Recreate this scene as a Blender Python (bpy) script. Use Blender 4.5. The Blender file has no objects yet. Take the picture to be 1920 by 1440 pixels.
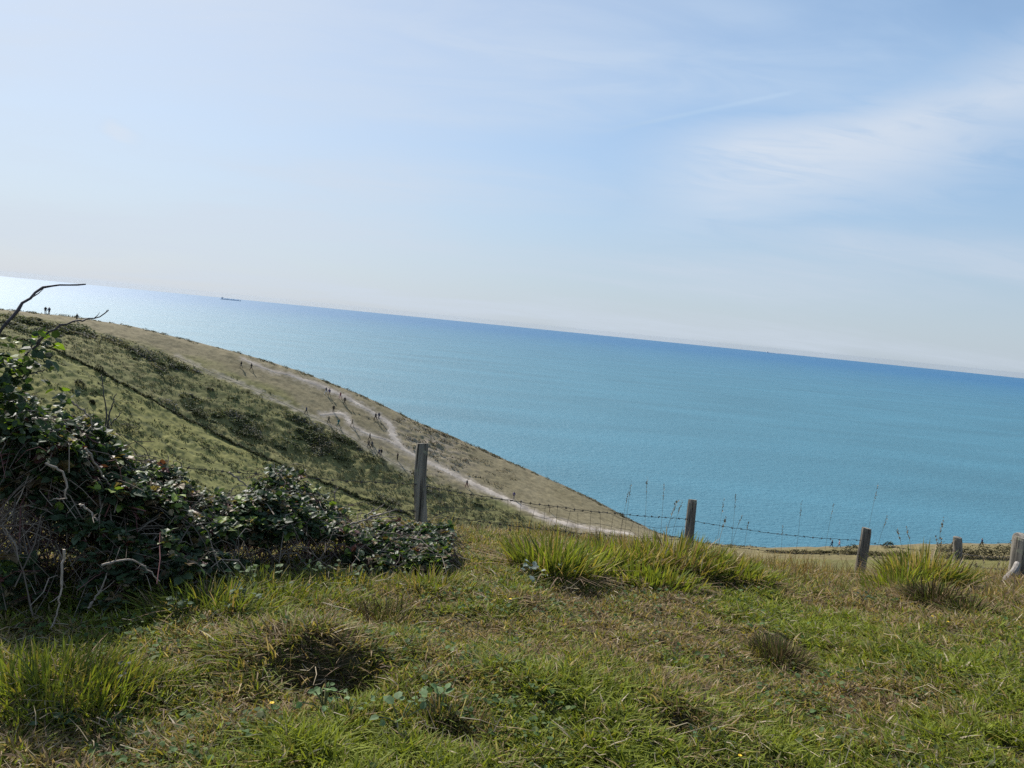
import bpy, math, random
import numpy as np
from mathutils import Vector, Matrix
rng = np.random.default_rng(7)
random.seed(7)
scene = bpy.context.scene
COL = scene.collection
R = math.radians

# ------------------------------------------------------------------ camera frame
F = 1442.0                       # focal length in photograph pixels (1920 wide)
CAMZ = 100.0                     # eye height above the sea
ROLL, PITCH = math.atan(0.1), math.atan(115.6 / F)   # the sea horizon lies 8 px below eye level
fwd = np.array([0, math.cos(PITCH), -math.sin(PITCH)])
up0 = np.array([0, math.sin(PITCH), math.cos(PITCH)])
rt0 = np.array([1.0, 0, 0])
rt = math.cos(ROLL) * rt0 + math.sin(ROLL) * up0
upv = -math.sin(ROLL) * rt0 + math.cos(ROLL) * up0
CAM = np.array([0, 0, CAMZ])

def ray(px, py):
    return F * fwd + (px - 960) * rt - (py - 720) * upv

def azr(px, py):
    d = ray(px, py)
    return math.atan2(d[0], d[1]), d[2] / math.hypot(d[0], d[1])

def at(px, py, dist):
    """point on the line of sight at horizontal distance dist"""
    d = ray(px, py)
    return CAM + d * (dist / math.hypot(d[0], d[1]))

# ------------------------------------------------------------------ noise
_tab = rng.random((256, 256))
def vnoise(x, y):
    x = np.asarray(x, float); y = np.asarray(y, float)
    xi = np.floor(x).astype(int); yi = np.floor(y).astype(int)
    fx = x - xi; fy = y - yi
    fx = fx * fx * (3 - 2 * fx); fy = fy * fy * (3 - 2 * fy)
    a = _tab[xi & 255, yi & 255]; b = _tab[(xi + 1) & 255, yi & 255]
    c = _tab[xi & 255, (yi + 1) & 255]; d = _tab[(xi + 1) & 255, (yi + 1) & 255]
    return (a * (1 - fx) + b * fx) * (1 - fy) + (c * (1 - fx) + d * fx) * fy
def fbm(x, y, o=4):
    s = 0; a = .5; t = 0
    for i in range(o):
        s = s + a * vnoise(x * 2 ** i + 17.3 * i, y * 2 ** i + 9.1 * i); t += a; a *= .5
    return s / t
def sstep(a, b, x):
    t = np.clip((x - a) / (b - a), 0, 1)
    return t * t * (3 - 2 * t)

# ------------------------------------------------------------------ terrain heights (polar about the viewpoint)
SKY = [(-900, 520, 248), (-400, 545, 242), (0, 580, 235), (130, 593, 231), (250, 612, 228), (330, 632, 226), (450, 662, 222), (560, 695, 219),
       (680, 742, 215), (780, 790, 213), (880, 832, 212), (1000, 885, 210), (1100, 930, 208), (1200, 984, 206),
       (1240, 1002, 206), (1330, 1020, 206), (1450, 1028, 207), (1560, 1025, 206), (1700, 1021, 206), (1800, 1019, 206), (1920, 1020, 206), (2300, 1040, 206), (2800, 1070, 206)]
BND = [(-900, 560, 215), (-400, 590, 210), (0, 628, 205), (90, 650, 202), (200, 702, 195), (330, 775, 188), (440, 832, 182), (560, 885, 177), (650, 921, 174),
       (780, 968, 171), (860, 1000, 169), (960, 1022, 168), (1100, 1036, 172), (1240, 1042, 178), (1400, 1048, 188), (1600, 1050, 193), (1920, 1052, 194), (2300, 1072, 194), (2800, 1100, 194)]
FLD = [(-900, 850, 150), (-400, 870, 150), (0, 905, 150), (300, 940, 150), (500, 980, 151), (700, 1025, 153), (960, 1056, 156), (1200, 1072, 160), (1600, 1082, 172),
       (1920, 1083, 180), (2300, 1100, 180), (2800, 1130, 180)]
AZ = np.radians(np.arange(-46, 46.01, 0.1))
def prof(pl):
    a = np.array([azr(p[0], p[1]) for p in pl]); d = np.array([p[2] for p in pl], float)
    rr = np.interp(AZ, a[:, 0], d); zz = np.interp(AZ, a[:, 0], a[:, 1] * d)
    k = np.exp(-np.linspace(-2, 2, 21) ** 2); k /= k.sum()
    sm = lambda v: np.convolve(np.pad(v, 10, mode='edge'), k, mode='valid')
    return sm(rr), sm(zz)
rS, zS = prof(SKY); rB, zB = prof(BND); rF, zF = prof(FLD)
zS_mid = None
def nearz(az, r):
    t = np.clip((np.degrees(az) + 4) / 34, 0, 1.2)
    a = -.115 + np.interp(t, [0, .5, .84, 1.09, 1.2], [0, .034, .058, .049, .045]); b = .0253 - t * .0106
    return -(1.62 + a * r + b * r * r)
RR = np.unique(np.concatenate([np.geomspace(.3, 14, 170), np.geomspace(14, 130, 60), np.linspace(130, 275, 330)]))
def pchip(x, y, q):
    h = np.diff(x); d = np.diff(y) / h
    m = np.zeros_like(y)
    for i in range(1, len(x) - 1):
        if d[i - 1] * d[i] > 0:
            w1 = 2 * h[i] + h[i - 1]; w2 = h[i] + 2 * h[i - 1]
            m[i] = (w1 + w2) / (w1 / d[i - 1] + w2 / d[i])
    m[0] = d[0]; m[-1] = d[-1]
    k = np.clip(np.searchsorted(x, q) - 1, 0, len(x) - 2)
    t = (q - x[k]) / h[k]
    return ((1 + 2 * t) * (1 - t) ** 2 * y[k] + t * (1 - t) ** 2 * h[k] * m[k] + t * t * (3 - 2 * t) * y[k + 1] + t * t * (t - 1) * h[k] * m[k + 1])
ZG = np.zeros((len(AZ), len(RR)))
for j, a in enumerate(AZ):
    t = min(max((math.degrees(a) + 4) / 34, 0), 1.2)
    re = 9.4 + 2.6 * t
    nr = np.array([.3, 1, 2, 3, 4, 5, 6, 7, 8, re])
    rs = rS[j] + (vnoise(a * 90, 3.3) - .5) * 2
    dS = (zS[j] - zB[j])
    r_ = np.concatenate([nr, [18, 30, 60, 100, rF[j], rB[j], rB[j] + .38 * (rS[j] - rB[j]), rB[j] + .75 * (rS[j] - rB[j]), rs, rs + 3, rs + 7, rs + 14, rs + 24, 275]])
    z_ = np.concatenate([nearz(a, nr), [-6.1, -11.8, -27, -43.5, zF[j], zB[j], zB[j] + .43 * dS, zB[j] + .80 * dS, zS[j], zS[j] - 2.2, zS[j] - 14,
                                        -70, -101, -104]])
    ZG[j] = pchip(r_, z_, RR)

def relief(az, r, x, y):
    """hummocks: small near the viewpoint, terracettes on the hill"""
    n = (fbm(x * 1.6, y * 1.6, 3) - .5) * .16 + (fbm(x * .5 + 40, y * .5, 2) - .5) * .16
    n = n * sstep(1.0, 2.2, r) * (1 - sstep(9, 16, r))
    h = (fbm(x * .26 + 5, y * .55, 3) - .5) * .8 + np.maximum(0, fbm(x * .7, y * 1.0 + 31, 2) - .52) * 1.2
    ru_ = np.interp(az, _RU[0], _RU[1]) if _RU is not None else 1e9
    h = h * sstep(110, 140, r) * (1 - .72 * sstep(-3, 3, r - ru_))
    if _RU is not None:
        led = np.maximum(0, fbm(x * .4 + 3, y * .95 + 8, 3) - .47) * 2.2 * np.exp(-(((x - _JN[0]) / 10) ** 2 + ((y - _JN[1]) / 13) ** 2))
        h = h + led * (r > 150)
    return n + h
def base_z(az, r):
    az = np.asarray(az, float); r = np.asarray(r, float)
    fa = np.clip((np.clip(az, AZ[0], AZ[-1]) - AZ[0]) / (AZ[1] - AZ[0]), 0, len(AZ) - 1.001)
    i = fa.astype(int); ta = fa - i
    k = np.clip(np.searchsorted(RR, r) - 1, 0, len(RR) - 2)
    tr = np.clip((r - RR[k]) / (RR[k + 1] - RR[k]), 0, 1)
    z = (ZG[i, k] * (1 - tr) + ZG[i, k + 1] * tr) * (1 - ta) + (ZG[i + 1, k] * (1 - tr) + ZG[i + 1, k + 1] * tr) * ta
    return z
PATHMASK = None
PITS = []
_RU = None; _JN = None
def edge_r(az):
    return np.interp(az, AZ, rS)
def H(x, y):
    x = np.asarray(x, float); y = np.asarray(y, float)
    az = np.arctan2(x, y); r = np.hypot(x, y)
    fade = 1 - sstep(-6, 0, r - edge_r(az)) * .75
    rel = relief(az, r, x, y) * fade
    if PATHMASK is not None:
        far = r > 120
        if np.any(far):
            rel = rel * np.where(far, 1 - .9 * PATHMASK(x, y), 1)
    for qx, qy, qr, qd in PITS:
        rel = rel - qd * np.exp(-(((x - qx) ** 2 + (y - qy) ** 2) / (qr * qr)) ** 2)
    return base_z(az, r) + rel + CAMZ
_rs = np.concatenate([np.geomspace(1.2, 14, 900), np.linspace(14.01, 120, 300), np.linspace(120.1, 262, 1600)])
def hit(px, py, smooth=False, rmin=0):
    a, q = azr(px, py)
    rs = _rs[_rs > rmin]
    x = np.sin(a) * rs; y = np.cos(a) * rs
    h = H(x, y)
    below = (CAMZ + q * rs) <= h
    if not below.any():
        i = int(np.argmin(CAMZ + q * rs - h - (rs > 215) * 0))
        return np.array([x[i], y[i], h[i]])
    i = int(np.argmax(below))
    if i > 0:
        g0 = CAMZ + q * rs[i - 1] - h[i - 1]; g1 = CAMZ + q * rs[i] - h[i]
        t = g0 / (g0 - g1 + 1e-9)
    else:
        t = 0
    r = rs[max(i - 1, 0)] * (1 - t) + rs[i] * t
    X, Y = math.sin(a) * r, math.cos(a) * r
    return np.array([X, Y, float(H(X, Y))])

PITS = [tuple(hit(px, py)[:2]) + (qr, qd) for px, py, qr, qd in ((575, 1262, .13, .11), (655, 1274, .14, .10), (530, 1225, .22, -.06), (640, 1228, .2, -.05), (1440, 1205, .2, -.05), (845, 1385, .10, .07), (1468, 1222, .11, .06), (1890, 1405, .10, .06), (1275, 1372, .08, .05))]
# ------------------------------------------------------------------ mesh building
class MB:
    def __init__(s):
        s.v = []; s.l = []; s.n = []; s.c = []; s.nv = 0; s.m = []
    def add(s, V, faces, col=None, mat=0):
        """V (n,3); faces list of (k,m) int arrays"""
        V = np.asarray(V, float).reshape(-1, 3)
        for f in faces:
            f = np.asarray(f, int)
            if f.size == 0: continue
            s.l.append((f + s.nv).ravel()); s.n.append(np.full(len(f), f.shape[1])); s.m.append(np.full(len(f), mat))
        s.v.append(V)
        c = np.ones((len(V), 4))
        if col is not None: c[:, :3] = col
        s.c.append(c); s.nv += len(V)
    def build(s, name, mats, parent=None, smooth=False, loc=None):
        me = bpy.data.meshes.new(name)
        V = np.concatenate(s.v); L = np.concatenate(s.l); N = np.concatenate(s.n); C = np.concatenate(s.c); M = np.concatenate(s.m)
        if loc is not None: V = V - np.asarray(loc)
        me.vertices.add(len(V)); me.vertices.foreach_set('co', V.astype(np.float32).ravel())
        me.loops.add(len(L)); me.loops.foreach_set('vertex_index', L.astype(np.int32))
        me.polygons.add(len(N))
        st = np.concatenate([[0], np.cumsum(N)[:-1]])
        me.polygons.foreach_set('loop_start', st.astype(np.int32))
        me.polygons.foreach_set('loop_total', N.astype(np.int32))
        me.polygons.foreach_set('material_index', M.astype(np.int32))
        me.polygons.foreach_set('use_smooth', np.full(len(N), smooth))
        at_ = me.attributes.new('col', 'FLOAT_COLOR', 'POINT')
        at_.data.foreach_set('color', C.astype(np.float32).ravel())
        me.update(calc_edges=True); me.validate()
        for m in (mats if isinstance(mats, (list, tuple)) else [mats]): me.materials.append(m)
        o = bpy.data.objects.new(name, me); COL.objects.link(o)
        if loc is not None: o.location = Vector(loc)
        if parent is not None:
            o.parent = parent
            o.location = o.location - parent.location
        return o

def tag(o, label=None, cat=None, group=None, kind=None):
    if label: o['label'] = label
    if cat: o['category'] = cat
    if group: o['group'] = group
    if kind: o['kind'] = kind
    return o
def empty(name, loc, label, cat, group=None):
    o = bpy.data.objects.new(name, None); COL.objects.link(o)
    o.location = Vector([float(c) for c in loc]); o.empty_display_size = .1
    return tag(o, label, cat, group)

def add_blades(mb, P, h, w, az, lean, curve, col, segs=3, face=None):
    n = len(P)
    face = rng.random(n) * 6.283 if face is None else face
    dx, dy = np.cos(az), np.sin(az)
    sx, sy = np.cos(face), np.sin(face)
    V = np.zeros((n, 2 * segs + 1, 3)); C = np.zeros((n, 2 * segs + 1, 3))
    for k in range(segs + 1):
        t = k / segs
        off = h * (lean * t + curve * t * t)
        zz = h * (t - .38 * np.minimum(curve, 1.6) * t * t)
        c = np.stack([P[:, 0] + dx * off, P[:, 1] + dy * off, P[:, 2] + zz], 1)
        hw = w * .5 * (1 - .75 * t ** 1.6)
        s = np.stack([sx * hw, sy * hw, np.zeros(n)], 1)
        cc = col * (1 - .12 * (1 - t))  # blade feet darkened in the vertex colour to imitate shading
        if k < segs:
            V[:, 2 * k] = c - s; V[:, 2 * k + 1] = c + s; C[:, 2 * k] = cc; C[:, 2 * k + 1] = cc
        else:
            V[:, 2 * segs] = c; C[:, 2 * segs] = cc
    base = (np.arange(n) * (2 * segs + 1))[:, None]
    fs = [base + np.array([2 * k, 2 * k + 1, 2 * k + 3, 2 * k + 2]) for k in range(segs - 1)]
    tri = base + np.array([2 * segs - 2, 2 * segs - 1, 2 * segs])
    mb.add(V.reshape(-1, 3), fs + [tri], C.reshape(-1, 3))

LT = np.array([[0, 0, 0], [.3, 0, .0], [.66, 0, -.01], [1, 0, -.12], [.22, .3, .07], [.62, .3, .05], [.22, -.3, .07], [.62, -.3, .05]])
LQ = np.array([[1, 4, 5, 2], [1, 2, 7, 6]]); LTRI = np.array([[0, 4, 1], [2, 5, 3], [0, 1, 6], [2, 3, 7]])
def add_leaves(mb, P, size, yaw, pitch, roll, col, wid=1.0):
    n = len(P)
    T = LT * np.array([1, wid, 1])
    cy, sy, cp, sp, cr, sr = np.cos(yaw), np.sin(yaw), np.cos(pitch), np.sin(pitch), np.cos(roll), np.sin(roll)
    x, y, z = [T[None, :, i] * size[:, None] for i in range(3)]
    y, z = y * cr[:, None] - z * sr[:, None], y * sr[:, None] + z * cr[:, None]
    x, z = x * cp[:, None] - z * sp[:, None], x * sp[:, None] + z * cp[:, None]
    x, y = x * cy[:, None] - y * sy[:, None], x * sy[:, None] + y * cy[:, None]
    V = np.stack([x, y, z], 2) + P[:, None, :]
    b = (np.arange(n) * 8)[:, None, None]
    mb.add(V.reshape(-1, 3), [(b + LQ).reshape(-1, 4), (b + LTRI).reshape(-1, 3)], np.repeat(col, 8, axis=0))

def add_tube(mb, pts, rad, sides=5, col=(1, 1, 1), cap=True):
    pts = np.asarray(pts, float); k = len(pts)
    rad = np.broadcast_to(np.asarray(rad, float), (k,))
    d = np.gradient(pts, axis=0); d /= np.linalg.norm(d, axis=1)[:, None] + 1e-9
    ref = np.where(np.abs(d[:, 2:3]) > .9, np.array([[1., 0, 0]]), np.array([[0., 0, 1]]))
    s = np.cross(d, ref); s /= np.linalg.norm(s, axis=1)[:, None] + 1e-9
    u = np.cross(s, d)
    a = np.arange(sides) * 2 * math.pi / sides
    V = pts[:, None] + rad[:, None, None] * (np.cos(a)[None, :, None] * s[:, None] + np.sin(a)[None, :, None] * u[:, None])
    i = np.arange(k - 1)[:, None] * sides; j = np.arange(sides)[None]
    q = np.stack([i + j, i + (j + 1) % sides, i + sides + (j + 1) % sides, i + sides + j], 2).reshape(-1, 4)
    fs = [q]
    if cap: fs += [np.arange(sides)[None, ::-1], (np.arange(sides) + (k - 1) * sides)[None]]
    mb.add(V.reshape(-1, 3), fs, col)

def smooth_line(pts, n):
    pts = np.asarray(pts, float)
    t = np.concatenate([[0], np.cumsum(np.linalg.norm(np.diff(pts, axis=0), axis=1))])
    q = np.linspace(0, t[-1], n)
    if len(pts) < 3: return np.stack([np.interp(q, t, pts[:, i]) for i in range(pts.shape[1])], 1)
    out = []
    for c in range(pts.shape[1]):
        m = np.gradient(pts[:, c], t)
        k = np.clip(np.searchsorted(t, q) - 1, 0, len(t) - 2); h = t[k + 1] - t[k]; s = (q - t[k]) / h
        out.append((1 + 2 * s) * (1 - s) ** 2 * pts[k, c] + s * (1 - s) ** 2 * h * m[k] + s * s * (3 - 2 * s) * pts[k + 1, c] + s * s * (s - 1) * h * m[k + 1])
    return np.stack(out, 1)

# ------------------------------------------------------------------ materials
def new_mat(name):
    m = bpy.data.materials.new(name); m.use_nodes = True
    nt = m.node_tree; nt.nodes.clear()
    return m, nt, nt.nodes, nt.links
def N_(nt, t, **kw):
    n = nt.nodes.new(t)
    for k, v in kw.items():
        if k in n.inputs: n.inputs[k].default_value = v
        else: setattr(n, k, v)
    return n
def plant_mat(name, rough=.5, spec=.4, trans=.35, tint=(1.0, 1.05, .6), var=.25):
    m, nt, nd, lk = new_mat(name)
    at_ = N_(nt, 'ShaderNodeAttribute', attribute_name='col')
    geo = N_(nt, 'ShaderNodeNewGeometry')
    nz = N_(nt, 'ShaderNodeTexNoise', Scale=9.0, Detail=2.0)
    lk.new(geo.outputs['Position'], nz.inputs['Vector'])
    mr = N_(nt, 'ShaderNodeMapRange'); mr.inputs['To Min'].default_value = 1 - var; mr.inputs['To Max'].default_value = 1 + var
    lk.new(nz.outputs['Fac'], mr.inputs['Value'])
    vm = N_(nt, 'ShaderNodeVectorMath', operation='SCALE')
    lk.new(at_.outputs['Color'], vm.inputs[0]); lk.new(mr.outputs['Result'], vm.inputs['Scale'])
    p = N_(nt, 'ShaderNodeBsdfPrincipled', Roughness=rough); p.inputs['Specular IOR Level'].default_value = spec
    lk.new(vm.outputs['Vector'], p.inputs['Base Color'])
    tr = N_(nt, 'ShaderNodeBsdfTranslucent')
    tm = N_(nt, 'ShaderNodeVectorMath', operation='MULTIPLY'); tm.inputs[1].default_value = tint
    lk.new(vm.outputs['Vector'], tm.inputs[0]); lk.new(tm.outputs['Vector'], tr.inputs['Color'])
    mx = N_(nt, 'ShaderNodeMixShader'); mx.inputs[0].default_value = trans
    lk.new(p.outputs[0], mx.inputs[1]); lk.new(tr.outputs[0], mx.inputs[2])
    out = N_(nt, 'ShaderNodeOutputMaterial'); lk.new(mx.outputs[0], out.inputs['Surface'])
    return m
def simple_mat(name, color, rough=.8, spec=.2, scale=12, var=.25, bump=0.0, metallic=0.0, stretch=(1, 1, 1)):
    m, nt, nd, lk = new_mat(name)
    tc = N_(nt, 'ShaderNodeTexCoord'); mp = N_(nt, 'ShaderNodeMapping'); mp.inputs['Scale'].default_value = stretch
    lk.new(tc.outputs['Object'], mp.inputs['Vector'])
    nz = N_(nt, 'ShaderNodeTexNoise', Scale=scale, Detail=4.0); lk.new(mp.outputs[0], nz.inputs['Vector'])
    mr = N_(nt, 'ShaderNodeMapRange'); mr.inputs['From Min'].default_value = .3; mr.inputs['From Max'].default_value = .7
    mr.inputs['To Min'].default_value = 1 - var; mr.inputs['To Max'].default_value = 1 + var
    lk.new(nz.outputs['Fac'], mr.inputs['Value'])
    vm = N_(nt, 'ShaderNodeVectorMath', operation='SCALE'); vm.inputs[0].default_value = color
    lk.new(mr.outputs['Result'], vm.inputs['Scale'])
    p = N_(nt, 'ShaderNodeBsdfPrincipled', Roughness=rough, Metallic=metallic); p.inputs['Specular IOR Level'].default_value = spec
    lk.new(vm.outputs['Vector'], p.inputs['Base Color'])
    if bump:
        b = N_(nt, 'ShaderNodeBump', Strength=1.0, Distance=bump); lk.new(nz.outputs['Fac'], b.inputs['Height']); lk.new(b.outputs[0], p.inputs['Normal'])
    out = N_(nt, 'ShaderNodeOutputMaterial'); lk.new(p.outputs[0], out.inputs['Surface'])
    return m
M_grass = plant_mat('grass_blade', .65, .18, .42, (1.05, 1.05, .5))
M_dead = plant_mat('dead_grass', .75, .12, .12)
M_weed = plant_mat('weed_leaf', .65, .2, .25)
M_leaf = plant_mat('bramble_leaf', .52, .32, .32, (1.1, 1.25, .5), .3)
M_scrub = plant_mat('scrub_leaf', .7, .2, .35, var=.3)
M_stem = plant_mat('stem_bark', .6, .35, .0, var=.3)
M_wood = simple_mat('weathered_wood', (.20, .178, .148), .85, .2, 14, .65, .006, stretch=(1, 1, .07))
def lichen(m):
    nt = m.node_tree; lk = nt.links
    p = next(n for n in nt.nodes if n.type == 'BSDF_PRINCIPLED'); src = p.inputs['Base Color'].links[0].from_socket
    tc = N_(nt, 'ShaderNodeTexCoord')
    nz = N_(nt, 'ShaderNodeTexNoise', Scale=16.0, Detail=5.0, Roughness=.7); lk.new(tc.outputs['Object'], nz.inputs['Vector'])
    mr = N_(nt, 'ShaderNodeMapRange', interpolation_type='SMOOTHSTEP'); mr.inputs['From Min'].default_value = .54; mr.inputs['From Max'].default_value = .66; mr.inputs['To Max'].default_value = .75
    lk.new(nz.outputs['Fac'], mr.inputs['Value'])
    mx = N_(nt, 'ShaderNodeMix', data_type='RGBA'); lk.new(mr.outputs[0], mx.inputs['Factor']); lk.new(src, mx.inputs['A']); mx.inputs['B'].default_value = (.27, .27, .19, 1)
    # dark drying cracks along the grain
    mp = N_(nt, 'ShaderNodeMapping'); mp.inputs['Scale'].default_value = (1, 1, .04); lk.new(tc.outputs['Object'], mp.inputs['Vector'])
    cr = N_(nt, 'ShaderNodeTexNoise', Scale=55.0, Detail=3.0); lk.new(mp.outputs[0], cr.inputs['Vector'])
    cm = N_(nt, 'ShaderNodeMapRange'); cm.inputs['From Min'].default_value = .36; cm.inputs['From Max'].default_value = .46; cm.inputs['To Min'].default_value = .25; lk.new(cr.outputs['Fac'], cm.inputs['Value'])
    vm = N_(nt, 'ShaderNodeVectorMath', operation='SCALE'); lk.new(mx.outputs['Result'], vm.inputs[0]); lk.new(cm.outputs[0], vm.inputs['Scale'])
    lk.new(vm.outputs['Vector'], p.inputs['Base Color'])
lichen(M_wood)
M_woodpale = simple_mat('pale_wood', (.25, .225, .20), .8, .2, 16, .35, .004, stretch=(1, 1, .1))
M_wire = simple_mat('rusty_wire', (.07, .06, .055), .6, .4, 60, .4, metallic=.4)
M_chalk = simple_mat('chalk_path', (.37, .322, .272), .9, .1, .25, .38)

# ground material
def ground_mat():
    m, nt, nd, lk = new_mat('downland_turf')
    at_ = N_(nt, 'ShaderNodeAttribute', attribute_name='col')
    tc = N_(nt, 'ShaderNodeTexCoord')
    n1 = N_(nt, 'ShaderNodeTexNoise', Scale=1.1, Detail=5.0, Roughness=.65); lk.new(tc.outputs['Object'], n1.inputs['Vector'])
    n2 = N_(nt, 'ShaderNodeTexNoise', Scale=6.0, Detail=4.0, Roughness=.7); lk.new(tc.outputs['Object'], n2.inputs['Vector'])
    r1 = N_(nt, 'ShaderNodeMapRange'); r1.inputs['From Min'].default_value = .3; r1.inputs['From Max'].default_value = .7; r1.inputs['To Min'].default_value = .8; r1.inputs['To Max'].default_value = 1.2
    lk.new(n1.outputs['Fac'], r1.inputs['Value'])
    r2 = N_(nt, 'ShaderNodeMapRange'); r2.inputs['From Min'].default_value = .3; r2.inputs['From Max'].default_value = .7; r2.inputs['To Min'].default_value = .8; r2.inputs['To Max'].default_value = 1.2
    lk.new(n2.outputs['Fac'], r2.inputs['Value'])
    mm = N_(nt, 'ShaderNodeMath', operation='MULTIPLY'); lk.new(r1.outputs[0], mm.inputs[0]); lk.new(r2.outputs[0], mm.inputs[1])
    vm = N_(nt, 'ShaderNodeVectorMath', operation='SCALE'); lk.new(at_.outputs['Color'], vm.inputs[0]); lk.new(mm.outputs[0], vm.inputs['Scale'])
    p = N_(nt, 'ShaderNodeBsdfPrincipled', Roughness=.9); p.inputs['Specular IOR Level'].default_value = .1
    lk.new(vm.outputs['Vector'], p.inputs['Base Color'])
    b = N_(nt, 'ShaderNodeBump', Strength=.8, Distance=.10); lk.new(n1.outputs['Fac'], b.inputs['Height']); lk.new(b.outputs[0], p.inputs['Normal'])
    out = N_(nt, 'ShaderNodeOutputMaterial'); lk.new(p.outputs[0], out.inputs['Surface'])
    return m
M_ground = ground_mat()

# ------------------------------------------------------------------ world, sun, camera
SUN_AZ, SUN_EL = -41.0, 42.0
def world():
    w = bpy.data.worlds.new('World'); scene.world = w; w.use_nodes = True
    nt = w.node_tree; nt.nodes.clear(); lk = nt.links
    sky = N_(nt, 'ShaderNodeTexSky', sky_type='NISHITA')
    sky.sun_disc = False; sky.sun_elevation = R(SUN_EL); sky.sun_rotation = R(SUN_AZ)
    sky.altitude = 100; sky.air_density = 1.0; sky.dust_density = .5; sky.ozone_density = 1.8
    tc = N_(nt, 'ShaderNodeTexCoord'); D = tc.outputs['Generated']
    sep = N_(nt, 'ShaderNodeSeparateXYZ'); lk.new(D, sep.inputs[0])
    def math_(op, a, b=None, clamp=False):
        n = N_(nt, 'ShaderNodeMath', operation=op, use_clamp=clamp)
        for k, v in enumerate((a, b)):
            if v is None: continue
            if isinstance(v, (int, float)): n.inputs[k].default_value = v
            else: lk.new(v, n.inputs[k])
        return n.outputs[0]
    def mapr(v, a, b, c, d, smooth=True):
        n = N_(nt, 'ShaderNodeMapRange', interpolation_type='SMOOTHSTEP' if smooth else 'LINEAR')
        for k, q in zip(('From Min', 'From Max', 'To Min', 'To Max'), (a, b, c, d)): n.inputs[k].default_value = q
        lk.new(v, n.inputs['Value']); return n.outputs[0]
    def dot(vec):
        n = N_(nt, 'ShaderNodeVectorMath', operation='DOT_PRODUCT'); n.inputs[1].default_value = vec; lk.new(D, n.inputs[0]); return n.outputs['Value']
    def noise(scale, stretch, rot, loc, detail, rough, dist):
        za = math_('ADD', math_('MAXIMUM', sep.outputs['Z'], 0.0), .16)
        cmb = N_(nt, 'ShaderNodeCombineXYZ'); lk.new(za, cmb.inputs[0]); lk.new(za, cmb.inputs[1]); cmb.inputs[2].default_value = 1
        dv = N_(nt, 'ShaderNodeVectorMath', operation='DIVIDE'); lk.new(D, dv.inputs[0]); lk.new(cmb.outputs[0], dv.inputs[1])
        mp = N_(nt, 'ShaderNodeMapping'); mp.inputs['Scale'].default_value = stretch; mp.inputs['Rotation'].default_value = (0, 0, R(rot)); mp.inputs['Location'].default_value = loc
        lk.new(dv.outputs[0], mp.inputs['Vector'])
        nz = N_(nt, 'ShaderNodeTexNoise', Scale=scale, Detail=detail, Roughness=rough, Distortion=dist); lk.new(mp.outputs[0], nz.inputs['Vector'])
        return nz.outputs['Fac']
    cir = noise(1.0, (.5, 1.0, 0), -24, (2.6, .35, 0), 5.0, .5, .3)
    fine = noise(3.2, (.6, 1.6, 0), -24, (.3, 1.1, 0), 6.0, .6, .8)
    general = math_('MULTIPLY', mapr(cir, .38, .64, 0, .7), mapr(fine, .3, .7, .6, 1.0))
    # one long bank of cirrus lying along a great circle, and a fading vapour trail
    def band(p1, p2, width, soft):
        a = ray(*p1); b = ray(*p2); a = a / np.linalg.norm(a); b = b / np.linalg.norm(b)
        n = np.cross(a, b); n /= np.linalg.norm(n)
        c = (a + b); c /= np.linalg.norm(c)
        t = b - a; t /= np.linalg.norm(t)
        half = float(np.dot(b, t))
        d = math_('ABSOLUTE', dot(tuple(n)))
        return d, dot(tuple(t)), half
    d1, t1, h1 = band((1180, 370), (2100, 120), 0, 0)
    wob = math_('ADD', d1, mapr(fine, .2, .8, -.035, .035, False))
    wob = math_('ADD', wob, mapr(cir, .2, .8, -.05, .05, False))
    bank = math_('MULTIPLY', mapr(wob, .0, .10, .9, 0), mapr(t1, -h1 * 1.25, -h1 * .35, 0, 1))
    bank = math_('MULTIPLY', bank, mapr(fine, .25, .65, .55, 1.0))
    d2, t2, h2 = band((1085, 256), (1510, 168), 0, 0)
    trail = math_('MULTIPLY', mapr(d2, .0004, .0040, .85, 0), math_('MULTIPLY', mapr(t2, -h2, -h2 * .2, 0, 1), mapr(t2, h2 * .8, h2 * 1.0, 1, 0)))
    d3, t3, h3 = band((185, 228), (270, 276), 0, 0)
    wisp = math_('MULTIPLY', mapr(math_('ADD', d3, mapr(fine, .2, .8, -.008, .008, False)), .001, .014, .6, 0), math_('MULTIPLY', mapr(t3, -h3 * 1.1, -h3 * .4, 0, 1), mapr(t3, -h3 * .2, h3 * 1.2, 1, 0)))
    veil = mapr(sep.outputs['Z'], -.02, .40, .86, .22)
    sd = dot((math.sin(R(SUN_AZ)) * math.cos(R(SUN_EL)), math.cos(R(SUN_AZ)) * math.cos(R(SUN_EL)), math.sin(R(SUN_EL))))
    sunv = mapr(sd, .45, .98, 0, .35, False)
    # screen the layers over one another
    tot = veil
    for l in (sunv, general, bank, trail, wisp):
        tot = math_('SUBTRACT', 1.0, math_('MULTIPLY', math_('SUBTRACT', 1.0, tot), math_('SUBTRACT', 1.0, l)))
    glow = mapr(sd, .2, .95, .98, 1.06, False)
    cs = N_(nt, 'ShaderNodeMix', data_type='RGBA'); cs.inputs['B'].default_value = (4.5, 5.05, 5.85, 1)
    cv = N_(nt, 'ShaderNodeVectorMath', operation='SCALE'); cmx = N_(nt, 'ShaderNodeMix', data_type='RGBA'); cmx.inputs['A'].default_value = (3.55, 4.3, 5.15, 1); cmx.inputs['B'].default_value = (2.45, 4.1, 6.25, 1)
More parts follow.
